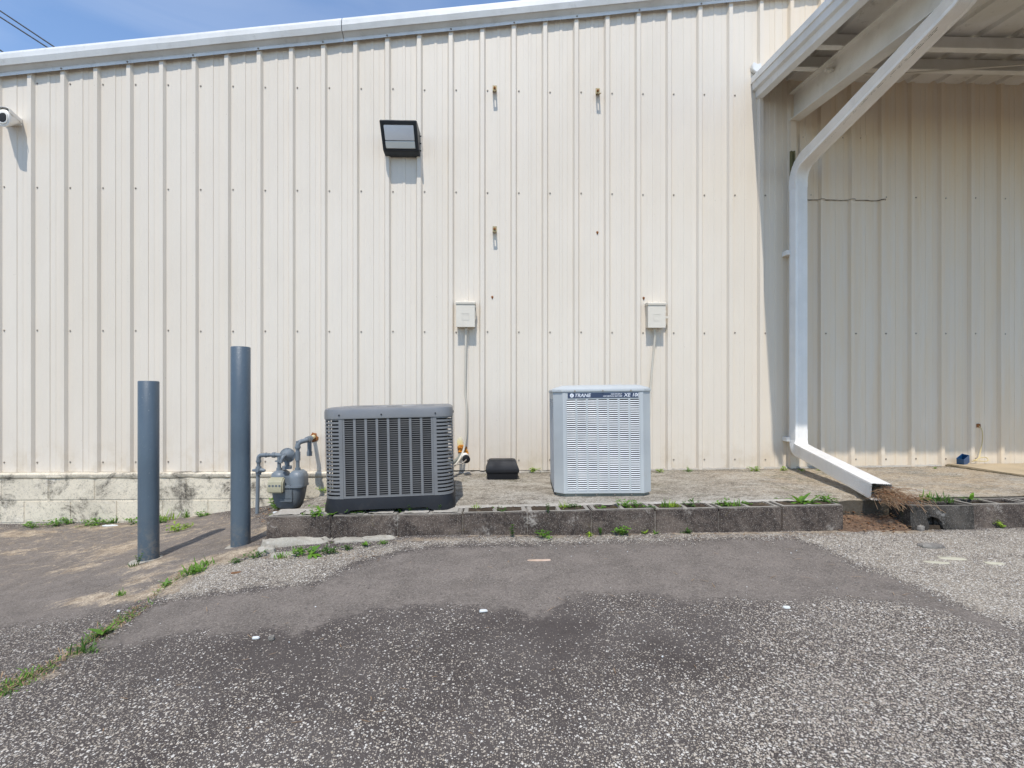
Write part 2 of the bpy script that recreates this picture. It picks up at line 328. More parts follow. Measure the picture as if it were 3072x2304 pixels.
# ------------------------------------------------------------------ mesh builder
class MB:
    def __init__(s): s.v, s.f, s.mi = [], [], []
    def add(s, vs, fs, mi=0, X=None):
        o = len(s.v)
        s.v += [(X @ Vector(p)) if X is not None else Vector(p) for p in vs]
        s.f += [tuple(i+o for i in f) for f in fs]; s.mi += [mi]*len(fs); return s
    def box(s, x0, x1, y0, y1, z0, z1, mi=0, X=None):
        return s.add([(x0, y0, z0), (x1, y0, z0), (x1, y1, z0), (x0, y1, z0), (x0, y0, z1), (x1, y0, z1), (x1, y1, z1), (x0, y1, z1)],
                     [(3, 2, 1, 0), (4, 5, 6, 7), (0, 1, 5, 4), (1, 2, 6, 5), (2, 3, 7, 6), (3, 0, 4, 7)], mi, X)
    def loft(s, rings, mi=0, caps=(True, True), closed=True, X=None):
        n = len(rings[0]); vs = [p for r in rings for p in r]; fs = []
        for k in range(len(rings)-1):
            for i in range(n if closed else n-1):
                j = (i+1) % n
                fs.append((k*n+i, k*n+j, (k+1)*n+j, (k+1)*n+i))
        if caps[0]: fs.append(tuple(reversed(range(n))))
        if caps[1]: fs.append(tuple((len(rings)-1)*n+i for i in range(n)))
        return s.add(vs, fs, mi, X)
    def tube(s, path, r, n=10, mi=0, caps=(True, True), X=None):
        P = [Vector(p) for p in path]; rs = r if isinstance(r, (list, tuple)) else [r]*len(P)
        rings = []; up = None
        for i, p in enumerate(P):
            t = (P[min(i+1, len(P)-1)]-P[max(i-1, 0)]).normalized()
            if up is None:
                up = Vector((0, 0, 1)) if abs(t.z) < .9 else Vector((0, 1, 0))
            a = t.cross(up).normalized(); up = a.cross(t).normalized()
            rings.append([p+(a*math.cos(q)+up*math.sin(q))*rs[i] for q in (2*math.pi*k/n for k in range(n))])
        return s.loft(rings, mi, caps, X=X)
    def sphere(s, c, r, n=12, m=8, mi=0, X=None, sq=(1, 1, 1), jit=0, seed=0):
        rings = []
        for k in range(1, m):
            a = math.pi*k/m
            ring = []
            for i in range(n):
                q = 2*math.pi*i/n; d = Vector((math.sin(a)*math.cos(q), math.sin(a)*math.sin(q), -math.cos(a)))
                j = 1+jit*(noise.noise(d*1.7+Vector((seed, seed*2.3, 0))))
                ring.append(Vector(c)+Vector((d.x*sq[0], d.y*sq[1], d.z*sq[2]))*r*j)
            rings.append(ring)
        return s.loft(rings, mi, X=X)
    def build(s, name, mat, parent=None, smooth=False, bevel=0, angle=40, seg=2):
        me = bpy.data.meshes.new(name); me.from_pydata([tuple(v) for v in s.v], [], s.f)
        for mt in (mat if isinstance(mat, (list, tuple)) else [mat]): me.materials.append(M[mt] if isinstance(mt, str) else mt)
        for p, i in zip(me.polygons, s.mi): p.material_index = i
        o = bpy.data.objects.new(name, me); COL.objects.link(o)
        bm = bmesh.new(); bm.from_mesh(me); bmesh.ops.recalc_face_normals(bm, faces=bm.faces)
        if bevel:
            es = [e for e in bm.edges if len(e.link_faces) == 2 and e.calc_face_angle(0) > R(30)]
            bmesh.ops.bevel(bm, geom=es, offset=bevel, segments=seg, affect='EDGES', clamp_overlap=True)
        bm.to_mesh(me); bm.free()
        if smooth or bevel:
            me.shade_smooth(); me.set_sharp_from_angle(angle=R(angle))
        if parent: o.parent = parent
        return o
def tag(o, label=None, cat=None, group=None, kind=None):
    if label: o['label'] = label
    if cat: o['category'] = cat
    if group: o['group'] = group
    if kind: o['kind'] = kind
    return o
def thing(name, loc, label, cat, rot=(0, 0, 0), group=None):
    o = bpy.data.objects.new(name, None); COL.objects.link(o); o.location = loc; o.rotation_euler = rot
    o.empty_display_size = .1
    return tag(o, label, cat, group)
def rrect(w, d, r, n=6, z=0, cx=0, cy=0):
    out = []
    for (sx, sy, a0) in ((1, 1, 0), (-1, 1, 90), (-1, -1, 180), (1, -1, 270)):
        for k in range(n+1):
            a = R(a0+90*k/n)
            out.append(Vector((cx+sx*(w/2-r)+r*math.cos(a), cy+sy*(d/2-r)+r*math.sin(a), z)))
    return out
def circ(r, n, z=0, a0=0): return [Vector((r*math.cos(2*math.pi*k/n+a0), r*math.sin(2*math.pi*k/n+a0), z)) for k in range(n)]
def rough(mb_obj, amt, scale, cuts=0):
    """chip and roughen a mesh with noise"""
    me = mb_obj.data; bm = bmesh.new(); bm.from_mesh(me)
    if cuts: bmesh.ops.subdivide_edges(bm, edges=bm.edges[:], cuts=cuts, use_grid_fill=True)
    for v in bm.verts:
        p = mb_obj.location+v.co
        v.co += Vector((noise.noise(p*scale), noise.noise(p*scale+Vector((7, 3, 1))), noise.noise(p*scale+Vector((2, 9, 5)))))*amt
    bm.to_mesh(me); bm.free(); return mb_obj

# ------------------------------------------------------------------ ground sheet
def line_coords(a, b, step, far):
    c = list(np.arange(a, b+1e-6, step)); s = step; x = a; lo = []
    while x > -far: s *= 1.35; x -= s; lo.append(x)
    s = step; x = b; hi = []
    while x < far: s *= 1.35; x += s; hi.append(x)
    return np.array(lo[::-1]+c+hi)
def gp(u, v): p = hit(u, v, ground_z); return (p.x, p.y)
def sdf(poly, X, Y):
    """signed distance, positive inside, in metres"""
    d = np.full(X.shape, 1e9); ins = np.zeros(X.shape, bool)
    for (x0, y0), (x1, y1) in zip(poly, poly[1:]+poly[:1]):
        ex, ey = x1-x0, y1-y0; t = np.clip(((X-x0)*ex+(Y-y0)*ey)/(ex*ex+ey*ey+1e-12), 0, 1)
        d = np.minimum(d, (X-x0-t*ex)**2+(Y-y0-t*ey)**2)
        c = ((y0 > Y) != (y1 > Y)) & (X < (x1-x0)*(Y-y0)/(y1-y0+1e-12)+x0); ins ^= c
    d = np.sqrt(d); return np.where(ins, d, -d)
def build_ground():
    xs = line_coords(-5.2, 6.2, .03, 260); ys = line_coords(-4.6, .3, .03, 260)
    X, Y = np.meshgrid(xs, ys)
    Z = np.interp(X, gxs, gys)+.06*np.minimum(0, np.maximum(-6.5, Y+1.8))
    for i in range(X.shape[0]):
        for j in range(X.shape[1]):
            x, y = X[i, j], Y[i, j]
            if -5.3 < x < 6.3 and -4.8 < y < .4:
                Z[i, j] += .012*noise.noise((x*1.3, y*1.3, 0))+.004*noise.noise((x*6, y*6, 3))
    me = bpy.data.meshes.new('parking_lot'); ny, nx = X.shape
    vs = np.stack([X.ravel(), Y.ravel(), Z.ravel()], 1)
    idx = np.arange(nx*ny).reshape(ny, nx)
    fs = np.stack([idx[:-1, :-1].ravel(), idx[:-1, 1:].ravel(), idx[1:, 1:].ravel(), idx[1:, :-1].ravel()], 1)
    me.from_pydata(vs.tolist(), [], fs.tolist()); me.materials.append(M['asphalt']); me.shade_smooth()
    P = lambda pts: [gp(u, v) for u, v in pts]
    sm = P([(278, 1944), (480, 1808), (700, 1778), (960, 1750), (1070, 1695), (1200, 1660), (1389, 1640), (1536, 1642), (1800, 1632), (2100, 1625), (2380, 1618), (2450, 1640), (2560, 1690), (2700, 1745), (2830, 1800), (2960, 1860), (3100, 1920),
            (3100, 1960), (2950, 1880), (2850, 1850), (2700, 1815), (2560, 1795), (2450, 1795), (2330, 1805), (2200, 1790), (2120, 1802), (2050, 1800), (1980, 1785), (1900, 1780), (1780, 1778), (1690, 1800), (1660, 1830), (1600, 1852), (1560, 1825), (1480, 1832), (1400, 1815), (1250, 1812), (1100, 1830), (1000, 1850), (950, 1880), (880, 1892), (800, 1882), (650, 1892), (500, 1905), (400, 1935)])
    left = P([(0, 2085), (60, 2050), (140, 2005), (240, 1945), (310, 1895), (430, 1820), (500, 1755), (570, 1705), (640, 1670), (760, 1650), (790, 1630), (780, 1560), (640, 1540), (300, 1575), (0, 1580)]); left += [(-9, -.1), (-9, -4)]
    g1 = P([(560, 1720), (640, 1680), (760, 1668), (1000, 1650), (1200, 1625), (1389, 1612), (1600, 1606), (2000, 1602), (2400, 1598), (2900, 1588), (3200, 1585), (3200, 1900), (2960, 1850), (2830, 1790), (2700, 1735), (2560, 1680), (2450, 1632), (2380, 1612), (2100, 1618), (1800, 1624), (1536, 1632), (1389, 1632), (1200, 1652), (1070, 1685), (960, 1745), (700, 1770), (480, 1800), (430, 1800)])
    smooth = 1/(1+np.exp(-sdf(sm, X, Y)/.055)); lf = 1/(1+np.exp(-sdf(left, X, Y)/.05))
    grav = 1/(1+np.exp(-sdf(g1, X, Y)/.04))*.85
    tan = np.zeros(X.shape)
    def blob(u, v, ru, rv, a, rot=0):
        nonlocal tan
        x, y = gp(u, v); x1, y1 = gp(u+ru, v); x2, y2 = gp(u, v+rv)
        rx, ry = abs(x1-x), abs(y2-y)
        dx, dy = X-x, Y-y; c, s = math.cos(rot), math.sin(rot)
        q = ((dx*c+dy*s)/rx)**2+((-dx*s+dy*c)/ry)**2
        tan = np.maximum(tan, a*np.exp(-q*.9))
    tan = np.maximum(tan, lf*(.08+.26*np.clip((Y+2.3)/1.6, 0, 1)))
    for b in ((620, 1690, 90, 22, .95), (730, 1660, 60, 18, 1), (560, 1725, 60, 20, .8), (500, 1760, 70, 18, .8), (410, 1790, 110, 14, .95), (300, 1790, 90, 20, .85), (450, 1690, 90, 20, .75),
              (380, 1640, 60, 30, .8), (250, 1650, 110, 22, .55), (60, 1600, 150, 14, .75), (320, 1580, 150, 10, .75), (560, 1600, 60, 24, .5), (60, 1655, 90, 12, .55), (230, 1705, 60, 14, .7), (420, 1735, 60, 20, .7),
              (240, 1960, 60, 12, .55), (100, 2035, 80, 12, .6), (330, 1880, 40, 14, .6), (2500, 1590, 130, 10, .9), (2700, 1592, 120, 9, .8), (1300, 1620, 160, 7, .7), (900, 1660, 200, 8, .6), (1700, 1603, 400, 5, .6), (2250, 1600, 300, 5, .7),
              (830, 1575, 60, 30, .7), (700, 1570, 50, 20, .4)):
        blob(*b)
    # stone density from points, inverse distance
    pts = [(1536, 1880, .24), (1100, 1930, .22), (700, 1960, .24), (400, 1990, .32), (1700, 1860, .24), (2000, 1860, .32), (2150, 1880, .28), (2300, 1900, .66), (2600, 1880, .78), (2900, 1950, .85), (1536, 2010, .30), (1200, 2050, .34), (800, 2060, .36), (400, 2110, .48), (1900, 2020, .38),
           (1600, 2200, .48), (1100, 2200, .48), (700, 2230, .54), (300, 2230, .58), (2100, 2200, .66), (2500, 2100, .85), (2900, 2150, .92), (2300, 2280, .82), (1800, 2280, .60), (150, 2090, .5), (900, 1980, .18), (2000, 1950, .26), (1350, 1950, .20), (2800, 2290, .95), (60, 2250, .60)]
    num = np.zeros(X.shape); den = np.zeros(X.shape)
    for u, v, q in pts:
        x, y = gp(u, v); wgt = 1/(((X-x)**2+(Y-y)**2+.004)**1.6); num += q*wgt; den += wgt
    dens = num/den
    for i in range(X.shape[0]):
        for j in range(X.shape[1]):
            x, y = X[i, j], Y[i, j]
            if -5.3 < x < 6.3 and -4.8 < y < .4: dens[i, j] += .14*noise.noise((x*2.2, y*2.2, 9))+.08*noise.noise((x*7, y*7, 2))
    smooth = np.maximum(smooth, lf*.8); grav = grav*(1-lf)
    nearleft = lf*np.clip((-Y-2.35)/.25, 0, 1); smooth = np.where(lf > .5, smooth*(1-nearleft*.8), smooth)
    col = me.color_attributes.new('lot', 'FLOAT_COLOR', 'POINT')
    col.data.foreach_set('color', np.stack([smooth.ravel(), tan.ravel(), np.clip(dens, 0, 1).ravel(), np.ones(X.size)], 1).ravel())
    ga = me.attributes.new('gravel', 'FLOAT', 'POINT'); ga.data.foreach_set('value', grav.ravel())
    o = bpy.data.objects.new('parking_lot', me); COL.objects.link(o); tag(o, 'worn asphalt lot with pale stones showing through a dark patch', kind='structure')
build_ground()

# ------------------------------------------------------------------ concrete pad behind the kerb
def build_slab():
    mb = MB(); xs = np.arange(-1.42, 9.01, .04); ys = np.arange(-1.57, .0, .04)
    vs, fs = [], []
    def top(x, y):
        e = 0
        if x < -1.25: e -= .05*((-1.25-x)/.17)**1.5*(1.1+1.3*noise.noise((x*9, y*9, 1)))
        if 2.2 < x < 2.7 and y < -1.45: e -= .01
        return slab_z(x, y)+.004*noise.noise((x*5, y*5, 0))+.0025*noise.noise((x*22, y*22, 0))+e
    nx, ny = len(xs), len(ys)
    for y in ys:
        for x in xs:
            ex = .05*noise.noise((y*5, 3, 0)) if x < -1.4 else 0
            vs.append((x+ex, y+(.02*noise.noise((x*9, 0, 4)) if y < -1.56 else 0), top(x, y)))
    for i in range(ny-1):
        for j in range(nx-1): fs.append((i*nx+j, i*nx+j+1, (i+1)*nx+j+1, (i+1)*nx+j))
    mb.add(vs, fs)
    # front and left edge skirts
    fr = [Vector(vs[j]) for j in range(nx)]; lf = [Vector(vs[i*nx]) for i in range(ny)]
    for row in (fr, lf):
        rings = [row]
        for k in range(1, 6):
            rings.append([p+Vector((.012*noise.noise((p.x*14, p.y*14, k)), .015*noise.noise((p.x*14+5, p.y*14, k)), -.05*k)) for p in row])
        mb.loft(rings, 0, (False, False), closed=False)
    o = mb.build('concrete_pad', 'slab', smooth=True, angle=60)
    tag(o, 'stained concrete pad along the metal wall', kind='structure')
build_slab()

# ------------------------------------------------------------------ metal building
RZ = lambda x: 3.715+.1225*(x+4.708)      # lower edge of the gable trim
PER, X0 = .3048, -1.0265                  # rib spacing; x of a right flank's foot
bld = thing('metal_building', (0, 0, 0), 'cream ribbed metal building with white sloping gable trim and a stained block base', 'building')
PROF = [(0, 0), (.058, 0), (.061, -.0018), (.108, -.0018), (.111, -.0055), (.1345, -.0055), (.1370, 0), (.186, 0), (.1885, .0022), (.191, 0), (.2375, 0), (.2530, -.030), (.2885, -.030), (.3040, 0)]
def clad_strip(mb, x0, x1, zb, zt, y=0, nz=1):
    k0 = math.floor((x0-X0)/PER)-1; pts = []
    for k in range(k0, k0+int((x1-x0)/PER)+4):
        for a, b in PROF: pts.append((X0+k*PER+a, b))
    out = []
    for (a, b), (c, d) in zip(pts, pts[1:]):
        for X in (x0, x1):
            if a < X < c: out.append((X, b+(d-b)*(X-a)/(c-a)))
        if x0 <= c <= x1: out.append((c, d))
    out.sort(); n = len(out); vs = []
    for i in range(nz+1):
        for (x, yy) in out:
            t = i/nz; z = zb(x)*(1-t)+zt(x)*t
            vs.append((x, y+yy, z))
    fs = [(i*n+j, i*n+j+1, (i+1)*n+j+1, (i+1)*n+j) for i in range(nz) for j in range(n-1)]
    mb.add(vs, fs)
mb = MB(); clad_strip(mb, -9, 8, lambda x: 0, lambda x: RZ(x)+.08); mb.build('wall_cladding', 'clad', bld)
mb = MB()   # the rest of the shell, out of sight
mb.box(-9, -8.98, .03, 14, -.4, RZ(-9)); mb.box(7.98, 8, .03, 14, 0, RZ(8)); mb.box(-9, 8, 13.98, 14, 0, RZ(-9))
mb.build('end_wall', 'clad', bld)
mb = MB(); mb.add([(-9.1, -.02, RZ(-9.1)+.13), (8.2, -.02, RZ(8.2)+.13), (8.2, 14.2, RZ(8.2)+.13), (-9.1, 14.2, RZ(-9.1)+.13), (-9.1, -.02, RZ(-9.1)+.155), (8.2, -.02, RZ(8.2)+.155), (8.2, 14.2, RZ(8.2)+.155), (-9.1, 14.2, RZ(-9.1)+.155)],
                    [(3, 2, 1, 0), (4, 5, 6, 7), (0, 1, 5, 4), (1, 2, 6, 5), (2, 3, 7, 6), (3, 0, 4, 7)]); mb.build('roof', 'steelroof', bld)
# gable trim: kick strip, soffit, sculpted fascia (profile y, z above the trim's lower edge)
tp = [(-.032, .03), (-.045, .0), (-.042, .028), (-.036, .034), (-.034, .040), (-.084, .078), (-.084, .068), (-.088, .068), (-.104, .118), (-.101, .120), (-.099, .166), (-.092, .171), (-.080, .198), (-.02, .202), (.02, .10)]
def trim(xa, xb):
    m = MB(); n = max(2, int((xb-xa)/.1)); rings = []
    for i in range(n+1):
        x = xa+(xb-xa)*i/n; wv = .006*noise.noise((x*1.6, 0, 0))
        rings.append([Vector((x, y, RZ(x)+z+(wv if k < 4 else 0)+(.003*noise.noise((x*2.5, k, 0)) if 6 < k < 11 else 0))) for k, (y, z) in enumerate(tp)])
    m.loft(rings)
    return m.build('gable_trim', 'white', bld, smooth=True, angle=20)
trim(-9.1, -1.478); trim(-1.470, 8.2)
# screws: hex heads just right of every rib
srows = (.094, 1.344, 2.70, 3.69); spots = []
for k in range(-13, 30):
    x = X0+k*PER+.0165
    if not (-4.9 < x < 5.6): continue
    for z in srows:
        if z < RZ(x)-.04:
            if x > 2.5 and z > 3.6: continue
            spots.append((x, -.001, z+random.uniform(-.004, .004)))
spots.sort(key=lambda p: (p[0]**2+(p[2]-.7)**2))
def screw_mb(c):
    m = MB(); X = Matrix.Translation(c) @ Matrix.Rotation(R(90), 4, 'X')
    m.loft([circ(.0085, 10, 0), circ(.0085, 10, .0015)], X=X); m.loft([circ(.0052, 6, .0015), circ(.0048, 6, .007)], X=X); return m
s0 = screw_mb((0, 0, 0)).build('screw', 'screw', bld); s0.location = spots[0]
for p in spots[1:100]:
    s = s0.copy(); s.location = p; s.rotation_euler.y = random.uniform(0, 1); s.parent = bld; COL.objects.link(s)
m = MB()
for p in spots[100:]: q = screw_mb(p); m.add(q.v, q.f)
tag(m.build('screws', 'screw', bld), kind='stuff')
for k in range(-12, 12, 2):
    x = X0+k*PER-.03; s = s0.copy(); s.name = 'trim_screw'; s.location = (x, -.044, RZ(x)+.016); s.scale = (1.1, 1.1, 1.1); s.parent = bld; COL.objects.link(s)
# block foundation
def foundation():
    m = MB()
    rows = [(-.052, -.256, -4.207), (-.262, -.468, -4.003), (-.474, -.68, -4.207)]
    for z1, z0, ph in rows:
        x = ph-.4235*12
        while x < -1.0:
            a, b = x+.004, x+.4235-.004
            if b > -9:
                dy = random.uniform(-.0015, .0015)
                m.box(max(a, -9), min(b, -1.0), -.060+dy, .0, z0+.003, z1-.003)
            x += .4235
    o = m.build('foundation_wall', 'found', bld, bevel=.004)
    m2 = MB(); m2.box(-9, -1.0, -.0555, .02, -.68, -.03); m2.build('mortar_joints', 'found', bld)
    m3 = MB(); n = 320; rings = []
    for i in range(n+1):
        x = -9+8.0*i/n; a = .010*noise.noise((x*4, 1, 0))+.006*noise.noise((x*17, 1, 0)); b = .010*noise.noise((x*6, 7, 0))
        rings.append([Vector((x, .0, -.002)), Vector((x, -.052+a*.5, -.002+b*.3)), Vector((x, -.070+a, -.014+b*.4)), Vector((x, -.070+a, -.042+b)), Vector((x, -.058, -.054+b)), Vector((x, .0, -.054))])
    m3.loft(rings); m3.build('sill_ledge', 'found', bld, smooth=True, angle=50)
foundation()
# thin mortar bead where the pad meets the wall
m = MB(); rings = []
for i in range(400):
    x = -1.3+9.3*i/399; z = slab_z(x, 0); a = .010*abs(noise.noise((x*8, 0, 0)))+.006*noise.noise((x*31, 0, 0))
    rings.append([Vector((x, 0, z-.02)), Vector((x, -.03-a*2, z-.01)), Vector((x, -.025-a, z+.008+a)), Vector((x, -.004, z+.012+a))])
m.loft(rings, closed=False, caps=(False, False)); m.build('mortar_bead', 'mortar', bld, smooth=True)
# overlapping repair sheet under the canopy roof
m = MB(); clad_strip(m, 2.985, 3.857, lambda x: 2.665+.006*noise.noise((x*9, 0, 0)), lambda x: 3.31+.006*noise.noise((x*9, 5, 0)), y=-.010)
rp = m.build('repair_sheet', 'clad', bld)
for sx_, sz_ in ((3.02, 3.28), (3.33, 3.28), (3.42, 3.28), (3.60, 3.28), (3.10, 2.71), (3.22, 2.715), (3.36, 2.71), (3.68, 2.70)):
    s = s0.copy(); s.location = (sx_, -.008, sz_); s.parent = rp; COL.objects.link(s)
m = MB(); vs = []  # dark strip painted in for the shade under the sheet's lower edge
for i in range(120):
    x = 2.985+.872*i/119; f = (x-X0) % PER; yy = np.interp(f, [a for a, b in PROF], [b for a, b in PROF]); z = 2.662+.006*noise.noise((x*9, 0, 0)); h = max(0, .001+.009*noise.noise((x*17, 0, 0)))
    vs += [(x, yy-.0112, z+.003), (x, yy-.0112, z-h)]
m.add(vs, [(2*i, 2*i+1, 2*i+3, 2*i+2) for i in range(119)]); m.build('seam_shade', 'void', rp)
# corner strip behind the downspout
m = MB(); m.box(2.875, 2.935, -.045, 0.001, .0, 3.43); m.build('cover_strip', 'clad', bld, bevel=.003)
m = MB(); m.box(2.868, 2.885, -.062, -.040, 2.3, 3.12); m.box(2.897, 2.912, -.062, -.040, 2.3, 3.12); m.box(2.885, 2.897, -.05, -.04, 2.3, 3.12); m.build('mossy_batten', 'post', bld)
m = MB()
rg = [[Vector((2.50+a, -.045, 3.90+b)), Vector((2.50+a, -.001, 3.90+b))] for a, b in ((.0, .02), (.045, -.01), (.09, .02), (.085, .085), (.05, .075), (.012, .095), (-.004, .07))]
m.loft([[r[0] for r in rg], [r[1] for r in rg]]); m.build('flashing_patch', 'white', bld, bevel=.004)

# ------------------------------------------------------------------ canopy
can = thing('canopy', (2.52, 0, 3.66), 'white steel canopy roof projecting from the wall at the right, seen from below', 'canopy')
CS = -.105; DEP = 1.88; O = Vector((2.52, 0, 3.66))
def crot(m_): # shift to local
    for i, v in enumerate(m_.v): m_.v[i] = v-O
    return m_
def slope_loft(m, prof, y0, y1, n=2, mi=0):
    """profile in (x, z at wall), extruded outwards down the canopy's slope"""
    rings = []
    for i in range(n+1):
        y = y0+(y1-y0)*i/n
        rings.append([Vector((x, y, z+CS*(-y))) for x, z in prof])
    m.loft(rings, mi); return m
m = MB(); slope_loft(m, [(2.53, 3.88), (2.505, 3.865), (2.500, 3.80), (2.512, 3.795), (2.516, 3.735), (2.545, 3.725), (2.550, 3.665), (2.600, 3.645), (2.602, 3.655), (2.560, 3.68), (2.560, 3.88)], -.002, -DEP-.12, 20)
crot(m).build('rake_trim', 'white', can)
# corrugated deck
m = MB(); pts = []
for k in range(24):
    x = 2.56+.3048*k
    pts += [(x, 3.84), (x+.22, 3.84), (x+.235, 3.868), (x+.285, 3.868), (x+.300, 3.84)]
pts = [p for p in pts if p[0] < 9]
slope_loft(m, pts+[(x, z+.004) for x, z in reversed(pts)], -.001, -DEP, 1)
crot(m).build('roof_deck', 'deck', can)
# main beam: I section
x = 2.92
m = MB(); slope_loft(m, [(x-.055, 3.43), (x+.055, 3.43), (x+.055, 3.438), (x+.006, 3.441), (x+.006, 3.689), (x+.055, 3.692), (x+.055, 3.70), (x-.055, 3.70), (x-.055, 3.692), (x-.006, 3.689), (x-.006, 3.441), (x-.055, 3.438)], -.03, -DEP-.05, 1)
bm_ = crot(m).build('beam', 'white_dirty', can)
m = MB(); m.tube([(x-.005, -.62, 3.55), (x-.08, -.62, 3.55)], .016, 12); m.tube([(x-.03, -.62, 3.55), (x-.045, -.62, 3.55)], .024, 8); crot(m).build('conduit_stub', 'white_dirty', bm_)
m = MB(); slope_loft(m, [(7.4, 3.43), (7.51, 3.43), (7.51, 3.70), (7.4, 3.70)], -.03, -DEP-.05, 1); crot(m).build('beam', 'white_dirty', can)
# purlins: Z sections parallel to the wall
for d in (.47, .80, 1.72):
    zb = 3.70+CS*d; m = MB(); rings = []
    pr = [(-d-.03, zb), (-d+.03, zb), (-d+.03, zb+.004), (-d-.026, zb+.004), (-d-.026, zb+.012), (-d-.03, zb+.012)]
    pr = [(-d-.028, zb+.012), (-d-.028, zb), (-d+.028, zb), (-d+.028, zb+.128), (-d+.06, zb+.128), (-d+.06, zb+.132), (-d+.024, zb+.132), (-d+.024, zb+.004), (-d-.024, zb+.004), (-d-.024, zb+.012)]
    for xx in (2.56, 9): rings.append([Vector((xx, a, b)) for a, b in pr])
    m.loft(rings); crot(m).build('purlin', 'white_dirty', can)
# gutter and fascia at the outer edge
m = MB(); y = -DEP; z = 3.84+CS*DEP
m.loft([[Vector((xx, y+.02, z-.01)), Vector((xx, y+.02, z-.13)), Vector((xx, y-.09, z-.13)), Vector((xx, y-.12, z-.02)), Vector((xx, y-.115, z-.02)), Vector((xx, y-.085, z-.124)), Vector((xx, y+.012, z-.124)), Vector((xx, y+.012, z-.01))] for xx in (2.5, 9)])
crot(m).build('gutter', 'white', can)
m = MB(); m.tube([(2.95, -.50, 3.602), (3.4, -.49, 3.60), (4.0, -.52, 3.63), (4.8, -.60, 3.655), (6.0, -.74, 3.66)], .007, 8); crot(m).build('cable', 'conduit', can)

# ------------------------------------------------------------------ downspout
def bend(pts, r, n=7):
    out = [Vector(pts[0])]
    for a, b, c in zip(pts, pts[1:], pts[2:]):
        a, b, c = Vector(a), Vector(b), Vector(c); u1 = (a-b).normalized(); u2 = (c-b).normalized()
        p, q = b+u1*r, b+u2*r
        for k in range(n+1):
            t = k/n; out.append(p*(1-t)**2+b*2*t*(1-t)+q*t*t)
    out.append(Vector(pts[-1])); return out
def spout_profile():
    w_, d_ = .060, .056; P = []
    def side(a, b, ripple):
        a, b = Vector((*a, 0)), Vector((*b, 0)); nn = (b-a).normalized().cross(Vector((0, 0, 1)))
        for k in range(1, 26):
            t = k/26; r_ = -.0042*(1 if (k % 3 == 0) else 0) if ripple and .18 < t < .95 else 0
            P.append((a+(b-a)*t+nn*r_))
    c = .008
    side((-w_+c, -d_), (w_-c, -d_), True); P.append(Vector((w_-.002, -d_+.002, 0)))
    side((w_, -d_+c), (w_, d_-c), True); P.append(Vector((w_-.002, d_-.002, 0)))
    side((w_-c, d_), (-w_+c, d_), True); P.append(Vector((-w_+.002, d_-.002, 0)))
    side((-w_, d_-c), (-w_, -d_+c), True); P.append(Vector((-w_+.002, -d_+.002, 0)))
    return P
def sweep(m, path, prof, scl=None, X=None):
    rings = []; ref = Vector((1, 0, 0))
    for i, p in enumerate(path):
        t = (path[min(i+1, len(path)-1)]-path[max(i-1, 0)]).normalized()
        sx = (ref-t*ref.dot(t)).normalized(); ny = sx.cross(t)   # for t pointing down this is +-y
        k = scl[i] if scl else 1
        rings.append([p+sx*q.x*k+ny*q.y*k for q in prof])
    m.loft(rings, caps=(False, False), X=X)
SP = Vector((2.91, -.112, 0))
sp = thing('downspout', SP, 'white ribbed downspout running from the canopy down the wall and out over the pad', 'downspout')
prof = spout_profile()
def spart(name, path, scl=None, mt='spout'):
    m = MB(); sweep(m, [p-SP for p in path], prof, scl); return m.build(name, mt, sp, smooth=True, angle=35)
vtop, vbot = Vector((2.91, -.112, 2.77)), Vector((2.91, -.112, .33))
spart('pipe', [vtop, vbot])
top_path = bend([(2.91, -.112, 2.72), (2.91, -.112, 2.935), (2.91, -.36, 2.975)], .17, 16)
def crimp(path, a=.013):
    return [1.03+a*(1 if i % 2 else -1) if 1 <= i < len(path)-1 else 1.03 for i in range(len(path))]
spart('elbow', top_path, crimp(top_path))
spart('pipe', [Vector((2.91, -.33, 2.970)), Vector((2.91, -1.83, 3.207))])
e3 = bend([(2.91, -1.76, 3.197), (2.91, -1.91, 3.220), (2.91, -1.93, 3.53)], .10, 10); spart('elbow', e3, crimp(e3))
END = Vector((2.52, -1.68, .088))
A2 = Vector((2.91, -.112, .215)); dv = (END-A2).normalized()
e2 = bend([Vector((2.91, -.112, .40)), A2, A2+dv*.22], .10, 12); spart('elbow', e2, crimp(e2))
spart('pipe', [A2+dv*.18, END])
for z in (2.12, .30):
    m = MB(); m.box(-.095, .075, .03, .112, z-.022, z+.022)
    m.build('strap', 'spout', sp, bevel=.002)
m = MB()   # mildew blots along the underside of the sloping pipe
p0, p1 = Vector((2.880, -.42, 2.932)), Vector((2.880, -1.7, 3.132)); rq = random.Random(4)
for i in range(150):
    t_ = rq.random(); c = p0.lerp(p1, t_)-SP+Vector((rq.gauss(0, .004)+.006*math.sin(t_*9), 0, -.0005)); a = rq.uniform(.002, .006)*(1.2-.6*abs(t_-.5)); b_ = rq.uniform(.004, .02)
    dv_ = (p1-p0).normalized(); m.add([c+dv_*b_*math.cos(q_)+Vector((a*math.sin(q_), 0, 0)) for q_ in (0, 1.05, 2.1, 3.14, 4.2, 5.24)], [(0, 1, 2, 3, 4, 5)])
m.build('mildew_stain', 'mildew', sp)

